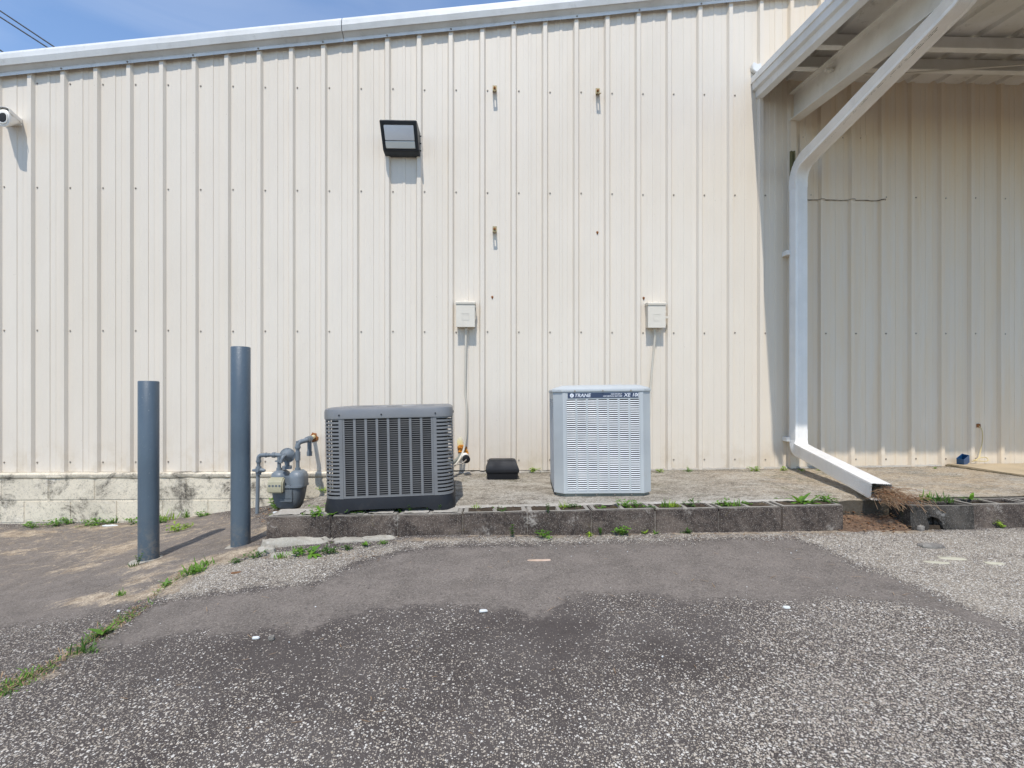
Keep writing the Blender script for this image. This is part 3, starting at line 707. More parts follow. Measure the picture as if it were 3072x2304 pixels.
# ------------------------------------------------------------------ kerb of hollow blocks
CF = -1.752; BL = .4064
def kerb_top(x): return -.0115+.0142*x
def block_mesh(L=.398, W=.19, H=.22):
    """hollow block lying with its two cores open upwards; origin at top front left"""
    m = MB(); t = .032; c = (L-3*t)/2
    xs = [0, t, t+c, 2*t+c, 2*t+2*c, L]; ys = [0, t, W-t, W]
    hole = {(1, 1), (3, 1)}
    idx = {}
    vs = []
    for z in (0, -H):
        for j, y in enumerate(ys):
            for i, x in enumerate(xs): idx[(i, j, z)] = len(vs); vs.append((x, y, z))
    fs = []
    for i in range(5):
        for j in range(3):
            if (i, j) not in hole: fs.append((idx[(i, j, 0)], idx[(i+1, j, 0)], idx[(i+1, j+1, 0)], idx[(i, j+1, 0)]))
            else:
                for a, b in (((i, j), (i+1, j)), ((i+1, j), (i+1, j+1)), ((i+1, j+1), (i, j+1)), ((i, j+1), (i, j))):
                    fs.append((idx[(*a, 0)], idx[(*b, 0)], idx[(*b, -H)], idx[(*a, -H)]))
    for i in range(5):
        fs.append((idx[(i, 0, 0)], idx[(i+1, 0, 0)], idx[(i+1, 0, -H)], idx[(i, 0, -H)])); fs.append((idx[(i, 3, 0)], idx[(i+1, 3, 0)], idx[(i+1, 3, -H)], idx[(i, 3, -H)]))
    for j in range(3):
        fs.append((idx[(0, j, 0)], idx[(0, j+1, 0)], idx[(0, j+1, -H)], idx[(0, j, -H)])); fs.append((idx[(5, j, 0)], idx[(5, j+1, 0)], idx[(5, j+1, -H)], idx[(5, j, -H)]))
    m.add(vs, fs); return m
BLAB = ['end block of the kerb beside the grey bollards', 'kerb block below the left end of the dark grey condenser', 'kerb block below the right end of the dark grey condenser',
        'kerb block just right of the dark grey condenser', 'kerb block in front of the black bait box, moss in its core', 'kerb block below the pale heat pump, yellow stain on its face',
        'kerb block right of the pale heat pump, leaves in its cores', 'kerb block with bright weeds in its core, third from the gap', 'kerb block beside the soil gap, long leafed weed on top']
def fix_rough(o, amt=.003, sc_=30, cuts=3):
    return rough(o, amt, sc_, cuts)
for i in range(9):
    x = -1.434+i*BL; z = kerb_top(x)
    dz = random.uniform(-.003, .003)
    t = thing('kerb_block', (x, CF+random.uniform(-.003, .003), z+dz), 'dark weathered hollow '+BLAB[i], 'cinder block', (0, -.0142, random.uniform(-.006, .006)), 'hollow concrete blocks forming the kerb')
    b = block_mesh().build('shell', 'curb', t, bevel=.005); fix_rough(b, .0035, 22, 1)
    full = i < 3; half = i in (3, 4)
    for cx in (.032, .215):
        mm = MB(); g = 7; dep = (.002 if full else (.003 if half else random.uniform(.002, .012)))
        vs = [(cx-.002+.156*a/g, .031+.128*bq/g, -dep+.009*noise.noise((x*3+cx*9+a*.7, bq*.7, 1))+(.006 if full else 0)) for bq in range(g+1) for a in range(g+1)]
        mm.add(vs, [(r*(g+1)+c, r*(g+1)+c+1, (r+1)*(g+1)+c+1, (r+1)*(g+1)+c) for r in range(g) for c in range(g)])
        mm.build('core_fill', 'mortar' if full else 'dirt', t, smooth=True)
    if i:
        mm = MB(); mm.box(-.010, .003, .008+random.random()*.004, .18, -.2, -.006-random.random()*.02); q = mm.build('mortar_joint', 'joint', t)
m = MB(); vs = []; nn = 240
for i in range(nn+1):
    x = -1.42+3.62*i/nn; a = .030+.045*max(0, noise.noise((x*3.1, 2, 0)))+.02*noise.noise((x*13, 5, 0)); a *= 1.25 if x < .3 else 1
    z = kerb_top(x)
    for k, (dy, dz) in enumerate(((.205, .004), (.190, .0075), (.190-a*.6, .006), (.190-a, -.001))): vs.append((x, CF+dy, z+dz+.002*noise.noise((x*20, k, 1))))
m.add(vs, [(4*i+k, 4*i+k+1, 4*i+k+5, 4*i+k+4) for i in range(nn) for k in range(3)])
tag(m.build('mortar_crust', 'mortar', smooth=True), 'thin crust of pale mortar smeared between the pad and the kerb tops', kind='structure')
# broken block right of the gap, front wall with an eaten-out notch
t = thing('broken_block', (2.648, CF-.004, .012), 'dark broken kerb block with a mossy hole in its face, under the downspout outlet', 'cinder block', (R(-3), -.01, R(-2)), 'hollow concrete blocks forming the kerb')
pol = [(0, 0), (.405, 0), (.405, -.175), (.225, -.185), (.205, -.14), (.20, -.105), (.175, -.078), (.135, -.066), (.105, -.078), (.112, -.105), (.122, -.135), (.105, -.160), (.06, -.172), (.02, -.165), (0, -.14)]
m = MB(); m.loft([[Vector((a, 0, b)) for a, b in pol], [Vector((a, .034, b)) for a, b in pol]])
q = m.build('front_wall', 'curb2', t); 
m = MB(); m.box(0, .034, .034, .19, -.17, 0); m.box(.18, .21, .034, .19, -.17, -.004); m.box(.37, .404, .034, .19, -.17, 0); m.box(.034, .37, .157, .19, -.17, -.002); m.box(.034, .18, .05, .157, -.17, -.012); q = m.build('shell', 'curb2', t, bevel=.004); rough(q, .003, 20, 1)
m = MB(); m.box(.09, .20, .014, .157, -.19, -.128); m.box(.21, .37, .034, .157, -.18, -.02); q = m.build('core_fill', 'dirt', t); rough(q, .01, 18, 3)
for i in range(5):
    x = 3.062+i*BL; z = .019+.010*(i)*.5
    t = thing('kerb_block', (x, CF+.002*i, z), ('dark hollow kerb block beside the broken one at the right' if i == 0 else 'dark hollow kerb block at the right edge of the photo'), 'cinder block', (0, -.012, 0), 'hollow concrete blocks forming the kerb')
    if i > 1: t['label'] = 'kerb block continuing beyond the right edge of the photo'
    b = block_mesh().build('shell', 'curb', t, bevel=.005); rough(b, .0035, 22, 1)
    for cx in (.032, .215):
        mm = MB(); mm.box(cx-.001, cx+.152, .031, .159, -.15, -.02); mm.build('core_fill', 'dirt', t)
# soil in the gap
m = MB(); n1, n2 = 24, 22; vs = []
for j in range(n2+1):
    for i in range(n1+1):
        a, b = i/n1, j/n2; x = 2.18+.56*a; y = -1.80+.30*b
        z = -.155+.085*b**.8+.012*noise.noise((x*9, y*9, 0))+.008*noise.noise((x*30, y*30, 0))-(.012 if b == 0 else 0)
        vs.append((x, y, z))
m.add(vs, [(j*(n1+1)+i, j*(n1+1)+i+1, (j+1)*(n1+1)+i+1, (j+1)*(n1+1)+i) for j in range(n2) for i in range(n1)])
tag(m.build('soil', 'soil', smooth=True), 'orange brown soil and litter washed into the gap in the kerb', kind='structure')
# crumbled footing pieces under the first blocks
def chunk(name, c, s, mat, label, cat, seed, group=None, rot=0, n=14):
    """an irregular flat-bottomed lump, sized s = (x, y, z)"""
    m = MB(); rings = []
    for k, (f, z) in enumerate(((1.0, 0), (1.02, .45), (.93, .85), (.75, 1.0), (.3, 1.03))):
        ring = []
        for i in range(n):
            a = 2*math.pi*i/n; cc, ss = math.cos(a), math.sin(a)
            e = 4.0; r_ = (abs(cc)**e+abs(ss)**e)**(-1/e)*(1+.22*noise.noise((cc*1.8+seed*3, ss*1.8, seed+k*.25)))
            ring.append(Vector((cc*r_*f*s[0]/2, ss*r_*f*s[1]/2, z*s[2]*(1+.25*noise.noise((cc*1.5+seed, ss*1.5, k)))-.01)))
        rings.append(ring)
    m.loft(rings); o = m.build(name, mat, smooth=True, angle=25); o.location = c; o.rotation_euler.z = rot
    rough(o, min(s)*.10, 40, 1)
    return tag(o, label, cat, group)
gq = 'broken pieces of the kerb footing'
def on_ground(u, v): return hit(u, v, ground_z)
chunk('footing_piece', (-1.235, -1.76, -.265), (.43, .13, .115), 'chunk', 'long cracked slab of pale footing under the first kerb block', 'concrete', 1, gq)
chunk('footing_piece', (-.90, -1.765, -.215), (.24, .10, .062), 'chunk', 'pale triangular footing piece at the foot of the second kerb block', 'concrete', 2, gq, .1)
chunk('footing_piece', (-.72, -1.765, -.195), (.22, .09, .052), 'chunk', 'flat pale footing piece below the dark grey condenser, weeds behind it', 'concrete', 5, gq, .05)
p = on_ground(795, 1662); chunk('footing_piece', (p.x, p.y+.02, p.z-.005), (.10, .09, .05), 'chunk', 'small loose lump of concrete at the left corner of the kerb', 'concrete', 3, gq, .5)
p = on_ground(860, 1665); chunk('footing_piece', (p.x, p.y+.01, p.z-.01), (.17, .07, .03), 'chunk', 'thin crust of concrete in front of the first kerb block', 'concrete', 4, gq, .1)

# ------------------------------------------------------------------ raised step at the right
t = thing('concrete_step', (4.45, 0, .0), 'tan concrete landing slab with a crumbling brown edge against the wall at the right', 'step')
m = MB(); m.box(0, 3.5, -1.25, -.04, -.02, .052, 0); o = m.build('landing', 'step', t, bevel=.006); rough(o, .003, 9, 6)
m = MB(); rings = []
for i in range(90):
    y = -1.25+1.21*i/89; a = .012*noise.noise((y*12, 0, 0))+.008*noise.noise((y*37, 3, 0))
    rings.append([Vector((.004, y, .047)), Vector((-.010+a, y, .040+a*.4)), Vector((-.012+a*1.3, y, .012)), Vector((-.022+a, y, .0)), Vector((.004, y, -.02))])
m.loft(rings); m.build('crumbled_edge', 'step_edge', t, smooth=True)

# ------------------------------------------------------------------ bollards
def bollard(u, base_v, Z, zb, zt, label):
    X = (u-CX)/F*Z; x = X*CT+Z*ST; y = -D+Z*CT-X*ST
    t = thing('bollard', (x, y, zb), label, 'bollard', group='grey steel bollards')
    h = zt-zb; n = 48; r = .0575
    m = MB(); m.loft([circ(r, n, -.15), circ(r, n, h*.5), circ(r, n, h-.004), circ(r-.004, n, h), circ(r-.009, n, h)], caps=(False, False)); m.build('post', 'bollard', t, smooth=True, angle=50)
    m = MB(); m.loft([circ(r-.009, n, h), circ(r-.009, n, h-.02)], caps=(False, True)); m.build('cap_fill', 'chunk', t)
    m = MB(); rings = []
    for f, z in ((.058, .006), (.075, .004), (.10, -.004), (.13, -.03)):
        rings.append([Vector((math.cos(a)*f*(1+.25*noise.noise((math.cos(a)+x, math.sin(a), 0))), math.sin(a)*f*(1+.2*noise.noise((math.cos(a), math.sin(a)+x, 5))), z+.04*math.cos(a)*(f)+.003*noise.noise((a*4, f*40, 0)))) for a in (2*math.pi*k/36 for k in range(36))])
    m.loft(rings, caps=(False, False)); m.build('footing_collar', 'chunk', t, smooth=True)
bollard(446, 1670, 3.24, -.325, .815, 'shorter leaning-free grey steel bollard on the far left, tan dirt round its foot'.replace('leaning-free ', ''))
bollard(722, 1638, 3.26, -.245, 1.035, 'taller grey steel bollard between the other bollard and the gas meter')

# ------------------------------------------------------------------ gas meter
def gas_meter():
    K = 1.17; Zr = 3.80*K; Xr = (868-CX)/F*Zr; Lr = Vector((Xr*CT+Zr*ST, -D+Zr*CT-Xr*ST, CZ-.833*K))
    Zm = 3.80; X = (868-CX)/F*Zm; x = X*CT+Zm*ST; y = -D+Zm*CT-X*ST
    L = Vector((x, y, -.118)); t = thing('gas_meter', Lr, 'grey painted gas meter with regulator and pipework beside the concrete pad', 'gas meter'); t.scale = (K, K, K)
    def px(u, v, dz=0): # pixel to local at the meter's depth + dz towards the wall
        Z = Zm+dz; X = (u-CX)/F*Z; return Vector((X*CT+Z*ST, -D+Z*CT-X*ST, CZ-(v-CY)/F*Z))-L
    body = lambda w_, d_, z, r_=.045: rrect(w_, d_, r_, 6, z)
    m = MB(); m.loft([body(.12, .10, .0, .04), body(.165, .125, .015, .045), body(.20, .145, .06), body(.225, .155, .13), body(.232, .160, .165)]); m.build('lower_case', 'meter_dark', t, smooth=True, angle=40)
    m = MB(); m.box(-.035, .055, -.088, -.06, .06, .15); m.box(-.045, .05, -.092, -.085, .085, .09); m.build('front_boss', 'meter_dark', t, bevel=.01)
    m = MB(); m.loft([body(.252, .178, .163), body(.252, .178, .178)]); 
    for k in range(10):
        a = 2*math.pi*k/10; m.tube([(.118*math.cos(a), .085*math.sin(a), .155), (.118*math.cos(a), .085*math.sin(a), .186)], .006, 6)
    m.build('flange', 'meter', t, smooth=True)
    m = MB()
    for cx in (-.062, .068):
        m.loft([rrect(.118, .155, .05, 8, .178, cx), rrect(.118, .155, .05, 8, .235, cx), rrect(.105, .14, .048, 8, .265, cx), rrect(.06, .09, .028, 8, .283, cx)])
    m.box(-.05, .05, -.05, .05, .178, .245); m.build('upper_case', 'meter', t, smooth=True, angle=50)
    m = MB(); pr = [(-.075, .132), (-.075, .20), (-.055, .232), (-.02, .245), (-.02, .132)]
    m.loft([[Vector((xx, yy-.055, zz)) for yy, zz in pr] for xx in (-.108, .002)]); ix = m.build('index_cover', 'index', t, bevel=.008)
    m = MB()
    for k in range(4):
        c = Vector((-.09+.024*k, -.1305, .186)); m.loft([[c+Vector((.0085*math.cos(a), -.0004, .0085*math.sin(a))) for a in (2*math.pi*j/12 for j in range(12))], [c+Vector((.0085*math.cos(a), .002, .0085*math.sin(a))) for a in (2*math.pi*j/12 for j in range(12))]])
    m.build('dials', 'meter_dark', ix)
    # risers and nuts
    m = MB()
    Lx, Rx = px(838, 1400).x, px(893, 1400).x
    zt = .283
    for cx, z1, yy in ((Lx, .36, 0), (Rx, .50, 0)):
        m.tube([(cx, yy, .265), (cx, yy, z1)], .0135, 14)
        m.tube([(cx, yy, .272), (cx, yy, .284)], .022, 6); m.tube([(cx, yy, .284), (cx, yy, .30)], .020, 14)
    m.tube([(Rx, 0, .355), (Rx, 0, .42)], .019, 14)
    elb = bend([(Rx, 0, .44), (Rx, 0, .49), (Rx+.05, .05, .502)], .03, 6)
    m.tube(elb, .018, 14)
    wx = (at_y(941.6, 1310, 0)-Lr)/K
    m.tube([(Rx, 0, .448), (Rx, 0, .458)], .022, 14)
    a = Vector((Rx+.045, .045, .502)); b = Vector((wx.x, wx.y, wx.z)); d = (b-a)
    m.tube([a, a+d*.62], .0165, 14); m.tube([a+d*.08, a+d*.16], .022, 14); m.tube([a+d*.26, a+d*.34], .0225, 14); m.tube([a+d*.45, a+d*.55], .0215, 14)
    tee = a+d*.42; m.tube([tee, tee-Vector((0, 0, .125))], .0165, 14); m.tube([tee-Vector((0, 0, .10)), tee-Vector((0, 0, .135))], .0205, 14)
    m.build('outlet_pipe', 'meter', t, smooth=True, angle=40)
    m = MB(); m.tube([a+d*.60, b+Vector((0, .0, 0))], .0155, 14); q = m.build('bare_nipple', 'foam_pale', t, smooth=True)
    m = MB(); m.sphere(b+Vector((0, -.004, -.004)), .032, 14, 8, sq=(1, .35, 1.15), jit=.5, seed=3); m.build('rust_stain', 'rust', t, smooth=True)
    # inlet: elbow, valve, riser from the ground
    m = MB(); ix_ = px(777, 1365).x; iz = px(777, 1365).z; gx = px(772, 1553); vz = px(772, 1410).z
    path = bend([(ix_, 0, iz-.06), (ix_, 0, iz), (ix_+.08, 0, iz)], .03, 6); m.tube(path, .0155, 14)
    m.tube([(ix_, 0, vz+.02), (ix_, 0, iz-.05)], .0125, 14); m.tube([(ix_+.07, 0, iz), (Lx-.02, 0, iz)], .0125, 14)
    m.tube([(ix_, 0, iz-.052), (ix_, 0, iz-.04)], .019, 14); m.tube([(ix_+.05, 0, iz), (ix_+.06, 0, iz)], .019, 14)
    m.tube([(Lx-.05, 0, iz), (Lx-.03, 0, iz)], .021, 8); m.tube([(ix_-.004, 0, vz-.02), (ix_-.012, 0, gx.z-.06)], .0135, 14)
    m.tube([(ix_, 0, vz-.035), (ix_, 0, vz-.022)], .020, 8); m.build('inlet_pipe', 'meter', t, smooth=True, angle=40)
    m = MB(); m.tube([(ix_, 0, vz+.028), (ix_, 0, vz+.01), (ix_, 0, vz-.01), (ix_, 0, vz-.03)], [.019, .022, .022, .018], 12); m.tube([(ix_-.045, 0, vz-.002), (ix_-.02, 0, vz), (ix_+.02, 0, vz), (ix_+.048, 0, vz-.004)], [.008, .014, .018, .010], 12); m.tube([(ix_, -.03, vz), (ix_, .02, vz)], .014, 8)
    m.build('shutoff_valve', 'meter', t, smooth=True, angle=40)
    # regulator
    m = MB(); rc = px(863, 1366); rc.y = -.005
    def disc(y0, y1, r0, r1=None):
        r1 = r1 or r0; n = 28
        m.loft([[rc+Vector((r0*math.cos(a_), y0, r0*math.sin(a_))) for a_ in (2*math.pi*j/n for j in range(n))], [rc+Vector((r1*math.cos(a_), y1, r1*math.sin(a_))) for a_ in (2*math.pi*j/n for j in range(n))]])
    disc(-.004, .006, .056); disc(-.030, -.004, .030, .051); disc(.006, .035, .051, .028); disc(-.045, -.030, .020, .030)
    for k in range(10):
        a_ = 2*math.pi*k/10+.2; c = rc+Vector((.050*math.cos(a_), 0, .050*math.sin(a_))); m.tube([c+Vector((0, -.010, 0)), c+Vector((0, .010, 0))], .0042, 6)
    m.build('regulator', 'meter', t, smooth=True, angle=40)
    m = MB(); m.tube(bend([rc+Vector((.006, -.03, .002)), rc+Vector((.002, -.085, .002)), rc+Vector((-.01, -.09, -.045))], .02, 5), .012, 12)
    m.tube([rc+Vector((-.002, 0, -.04)), rc+Vector((-.002, 0, -.095))], .0175, 12); m.tube([rc+Vector((-.002, 0, -.078)), rc+Vector((-.002, -.0, -.10))], .034, 16); m.tube([(Lx-.03, 0, iz), (rc.x-.03, 0, iz-.002)], .017, 12)
    m.tube([(Lx, 0, .33), (Lx, 0, iz)], .014, 12); m.tube([(Lx, 0, .345), (Lx, 0, .356)], .024, 12); m.tube([(Lx, 0, .35), (Lx-.03, 0, .35)], .006, 8)
    m.build('vent_and_union', 'meter', t, smooth=True, angle=40)
gas_meter()

# ------------------------------------------------------------------ dark grey condenser
def louvre_panel(w_, z0, z1, cols, rows, y, X, frame=.018, mull=.010, gapf=.5, tilt=.004, gap_top=True):
    """stamped louvre panel in the plane y = y (facing -y): mullions, edges, and slats"""
    m = MB(); cw = (w_-2*frame-(cols-1)*mull)/cols
    m.box(-w_/2, -w_/2+frame, y, y+.006, z0, z1, X=X); m.box(w_/2-frame, w_/2, y, y+.006, z0, z1, X=X)
    for k in range(1, cols):
        x = -w_/2+frame+k*(cw+mull)-mull; m.box(x, x+mull, y, y+.006, z0, z1, X=X)
    m.box(-w_/2+frame, w_/2-frame, y+.0005, y+.006, z1-.008, z1, X=X); m.box(-w_/2+frame, w_/2-frame, y+.0005, y+.006, z0, z0+.012, X=X)
    p = (z1-z0-.020)/rows; h = p*gapf
    for c in range(cols):
        x = -w_/2+frame+c*(cw+mull)
        for r_ in range(rows):
            zb = z0+.012+r_*p
            a, b = (y+.001, y-tilt)      # slat leans out at its foot
            m.add([(x, b, zb), (x+cw, b, zb), (x+cw, a, zb+h), (x, a, zb+h), (x, b+.003, zb), (x+cw, b+.003, zb), (x+cw, a+.004, zb+h), (x, a+.004, zb+h)],
                  [(0, 1, 2, 3), (4, 7, 6, 5), (0, 4, 5, 1), (3, 2, 6, 7), (0, 3, 7, 4), (1, 5, 6, 2)], 1, X=X)
    return m
def condenser_a():
    t = thing('condenser', (-.722, -1.275, slab_z(-.72, -1.27)+.002), 'low dark grey air conditioning condenser with rounded corners on a black base', 'air conditioner', (R(0), R(-1.15), R(5))); t.scale = (1, 1, 1.015)
    W = .815; r_ = .10; zb, zt = .093, .597
    # base skirt with feet
    m = MB(); o_ = []
    def outline(w_, z, foot=False):
        pts = []
        for p, q in zip(rrect(w_, w_, r_, 6), rrect(w_, w_, r_, 6)[1:]+rrect(w_, w_, r_, 6)[:1]):
            L_ = (q-p).length; n_ = 24 if L_ > .2 else 1
            for k in range(n_): pts.append(p.lerp(q, k/n_))
        for p in pts:
            p.z = z
            if foot:
                s_ = min(abs(p.x), abs(p.y)); p.z += .024 if s_ < .235 else (.024*(1-(s_-.235)/.04) if s_ < .275 else 0)
        return pts
    m.loft([outline(W+.022, 0, True), outline(W+.018, .05), outline(W-.004, zb), outline(W-.09, zb+.003)], caps=(False, True)); m.build('base_pan', 'black', t, smooth=True, angle=30)
    m = MB(); m.loft([rrect(W-.075, W-.075, r_-.02, 6, zb), rrect(W-.075, W-.075, r_-.02, 6, zt)]); m.build('coil', 'coil', t, smooth=True)
    for k in range(4):
        X = Matrix.Rotation(R(90*k), 4, 'Z')
        m = louvre_panel(.565, zb+.002, zt, 8, 36, -W/2+.001, X, frame=.012, mull=.015, gapf=.30, tilt=.0010); m.build('louvre_panel', ['ac_grey', 'ac_slat_dark'], t)
        # corner louvre between panels
        m = MB(); e = .565/2+.001; half = W/2
        def arc(off, n_=9):
            P = [Vector((e, -half+off, 0))]
            for j in range(n_+1):
                a_ = R(-90+90*j/n_); P.append(Vector((half-r_+(r_-off)*math.cos(a_), -(half-r_)+(r_-off)*math.sin(a_), 0)))
            P.append(Vector((half-off, -e, 0))); return P
        outer, inner = arc(0), arc(.004); nn = len(outer)
        def band(z0, z1, off=0.0):
            O_, I_ = outer, inner
            for j in range(nn-1):
                a, b, c, d = O_[j], O_[j+1], I_[j+1], I_[j]
                m.add([(a.x, a.y, z0), (b.x, b.y, z0), (c.x, c.y, z0), (d.x, d.y, z0), (a.x, a.y, z1), (b.x, b.y, z1), (c.x, c.y, z1), (d.x, d.y, z1)],
                      [(3, 2, 1, 0), (4, 5, 6, 7), (0, 1, 5, 4), (2, 3, 7, 6)], X=X)
        rows = 21; p = (zt-zb-.018)/rows
        band(zb+.001, zb+.018); band(zt-.006, zt)
        for r2 in range(rows): band(zb+.018+r2*p+p*.44, zb+.018+(r2+1)*p)
        m.box(e, e+.022, -half-.0008, -half+.005, zb+.001, zt, X=X)
        m.add([(half+.0008, -e, zb), (half+.0008, -e-.022, zb), (half-.005, -e-.022, zb), (half-.005, -e, zb), (half+.0008, -e, zt), (half+.0008, -e-.022, zt), (half-.005, -e-.022, zt), (half-.005, -e, zt)], [(0, 1, 5, 4), (1, 2, 6, 5), (0, 4, 7, 3)], X=X)
        m.build('corner_louvre', 'ac_grey', t, smooth=True, angle=35)
    # cap with fan opening
    m = MB(); N = 28
    rr = lambda w_, z, rad: rrect(w_, w_, rad, 6, z)
    def ring(R_, z):
        P = rr(.6, 0, .1); return [Vector((R_*math.cos(math.atan2(p.y, p.x)), R_*math.sin(math.atan2(p.y, p.x)), z)) for p in P]
    m.loft([rr(W+.006, zt-.006, .103), rr(W+.010, zt-.004, .105), rr(W+.010, .636, .105), rr(W, .652, .10), rr(W-.03, .660, .09), rr(W-.07, .664, .08), ring(.335, .658), ring(.325, .645), ring(.32, .59)], caps=(False, False))
    m.build('top_cap', 'ac_grey', t, smooth=True, angle=40)
    m = MB(); m.loft([ring(.322, .598), ring(.322, .592)]); 
    m.build('fan_well', 'void', t)
    m = MB()
    for k in range(9):
        R_ = .05+.033*k; h = .652-.006*(R_/.33)**2; m.tube([Vector((R_*math.cos(a_), R_*math.sin(a_), h)) for a_ in (2*math.pi*j/40 for j in range(41))], .0022, 6)
    for k in range(24):
        a_ = 2*math.pi*k/24; m.tube([Vector((q*math.cos(a_), q*math.sin(a_), (.654-.006*(q/.33)**2))) for q in (.04, .15, .25, .33)], .002, 6)
    m.loft([circ(.07, 20, .645), circ(.07, 20, .656), circ(.05, 20, .660)]); m.build('fan_guard', 'black', t, smooth=True)
    for xx in (-.30, -.04, .30): MB().tube([(xx, -W/2-.003, .616), (xx, -W/2-.010, .616)], .005, 6).build('cap_screw', 'black', t)
    for yy in (-.28, .0): MB().tube([(W/2+.003, yy, .616), (W/2+.010, yy, .616)], .005, 6).build('cap_screw', 'black', t)
condenser_a()

# ------------------------------------------------------------------ pale heat pump with its label
def text_mesh(body, size, shear=0, offset=0.0, space=1):
    cu = bpy.data.curves.new('t', 'FONT'); cu.body = body; cu.size = size; cu.shear = shear; cu.extrude = .0006; cu.offset = offset; cu.space_character = space; cu.resolution_u = 3
    o = bpy.data.objects.new('t', cu); COL.objects.link(o); bpy.context.view_layer.update()
    me = bpy.data.meshes.new_from_object(o.evaluated_get(bpy.context.evaluated_depsgraph_get())); bpy.data.objects.remove(o)
    return me
def lettering(name, body, x, z, y, width, height, parent, mat, shear=.25, offset=.0, clipx=None):
    me = text_mesh(body, 1, shear, offset); co = np.empty(len(me.vertices)*3); me.vertices.foreach_get('co', co); co = co.reshape(-1, 3)
    mn, mx = co.min(0), co.max(0); sx = width/(mx[0]-mn[0]); sz = height/(mx[1]-mn[1])
    bm = bmesh.new(); bm.from_mesh(me)
    for v in bm.verts:
        a, b, c = v.co; v.co = (x+(a-mn[0])*sx, y-c*.6, z+(b-mn[1])*sz)
    if clipx is not None:
        bmesh.ops.bisect_plane(bm, geom=bm.verts[:]+bm.edges[:]+bm.faces[:], plane_co=(clipx, 0, 0), plane_no=(1, 0, 0), clear_outer=True)
    bm.to_mesh(me); bm.free(); me.materials.clear(); me.materials.append(M[mat])
    for p in me.polygons: p.material_index = 0
    o = bpy.data.objects.new(name, me); COL.objects.link(o); o.parent = parent; return o
def heat_pump():
    W, C = .704, .065
    rz = R(-3.2)
    cx, cy = .765, -1.316; c = Vector((cx-(-math.sin(rz))*-W/2*0, cy, 0))
    cen = Vector((cx+math.sin(-rz)*W/2, cy+math.cos(rz)*W/2, 0))
    t = thing('heat_pump', (cen.x, cen.y, slab_z(cen.x, cen.y)), 'tall pale grey heat pump with louvred sides and a navy name strip', 'air conditioner', (0, R(-.7), rz)); t.scale = (1, 1, 1.03)
    def octo(w_, c_, z): 
        h = w_/2; return [Vector(p) for p in ((-h+c_, -h, z), (h-c_, -h, z), (h, -h+c_, z), (h, h-c_, z), (h-c_, h, z), (-h+c_, h, z), (-h, h-c_, z), (-h, -h+c_, z))]
    m = MB(); m.loft([octo(W-.03, .06, .0), octo(W-.03, .06, .035)]); m.build('base_pan', 'copper', t, bevel=.003)
    m = MB(); m.loft([octo(W-.030, C-.006, .03), octo(W-.030, C-.006, .742)]); m.build('coil', 'void', t)
    zb, zt = .026, .742
    h = W/2
    for k in range(4):
        X = Matrix.Rotation(R(90*k), 4, 'Z'); m = MB()
        m.loft([[Vector(p) for p in ((h-C-.022, -h, z), (h-C, -h, z), (h, -h+C, z), (h, -h+C+.022, z), (h-.008, -h+C+.022, z), (h-.010, -h+C+.004, z), (h-C-.004, -h+.010, z), (h-C-.022, -h+.008, z))] for z in (zb, zt)], X=X)
        m.build('corner_post', 'ac_light', t)
    fw = W-2*C-.044
    for k in range(4):
        X = Matrix.Rotation(R(90*k), 4, 'Z'); z1 = .690
        MB().box(-fw/2, fw/2, -h+.0015, -h+.008, z1, zt, X=X).build('panel_rail', 'ac_light', t); MB().box(-fw/2, fw/2, -h+.0015, -h+.008, zb, .036, X=X).build('panel_rail', 'ac_light', t)
        lp = louvre_panel(fw-.001, .036, z1, 7, 43, -h+.0015, X, frame=.006, mull=.014, gapf=.50, tilt=.0035)
        lp.build('louvre_panel', ['ac_light', 'ac_slat'], t)
    m = MB(); m.loft([octo(W+.012, C, .735), octo(W+.012, C, .752), octo(W-.02, C-.01, .764), octo(W-.14, C-.02, .783), octo(W-.30, C, .786)]); m.build('lid', 'ac_light', t, bevel=.003)
    for xx in (-.20, .0, .20): MB().tube([(xx, -h-.004, .742), (xx, -h-.014, .742)], .006, 6).build('lid_screw', 'screw', t)
    for xx in (-.2, -.05, .08, .2): MB().tube([(xx, -h+.018, .016), (xx, -h+.008, .016)], .006, 6).build('base_screw', 'screw', t)
    # name strip
    s = 418.; x0, x1 = (1696-1690)/s-fw/2+.0, (1907.5-1690)/s-fw/2
    z0, z1 = .693, .7285
    m = MB(); m.box(x0, x1, -h-.0015, -h+.0014, z0, z1); lb = m.build('name_strip', 'label', t)
    y_ = -h-.0018; H_ = z1-z0
    def lt(nm, body, fx0, fx1, fz0, fz1, off=0., sh=.25, clip=None):
        return lettering(nm, body, x0+(x1-x0)*fx0, z0+H_*fz0, y_, (x1-x0)*(fx1-fx0), H_*(fz1-fz0), lb, 'letter', sh, off, clip)
    lt('maker_lettering', 'TRANE', .10, .33, .15, .86, .018, .2)
    lt('small_lettering', 'HIGH EFFICIENCY', .61, .77, .56, .86, .006)
    lt('small_lettering', 'WEATHERTRON  HEAT PUMP', .50, .77, .14, .44, .006)
    lt('series_lettering', 'XE 100', .79, 1.02, .15, .86, .018, .2, clip=x1-.001)
    m = MB(); c = Vector((x0+(x1-x0)*.058, y_, z0+H_*.5)); r_ = H_*.40
    m.loft([[c+Vector((r_*math.cos(a), 0, r_*math.sin(a))) for a in (2*math.pi*j/24 for j in range(24))], [c+Vector((r_*math.cos(a), -.0008, r_*math.sin(a))) for a in (2*math.pi*j/24 for j in range(24))]])
    m.build('round_emblem', 'letter', lb)
    m = MB(); c = c+Vector((0, -.001, 0))
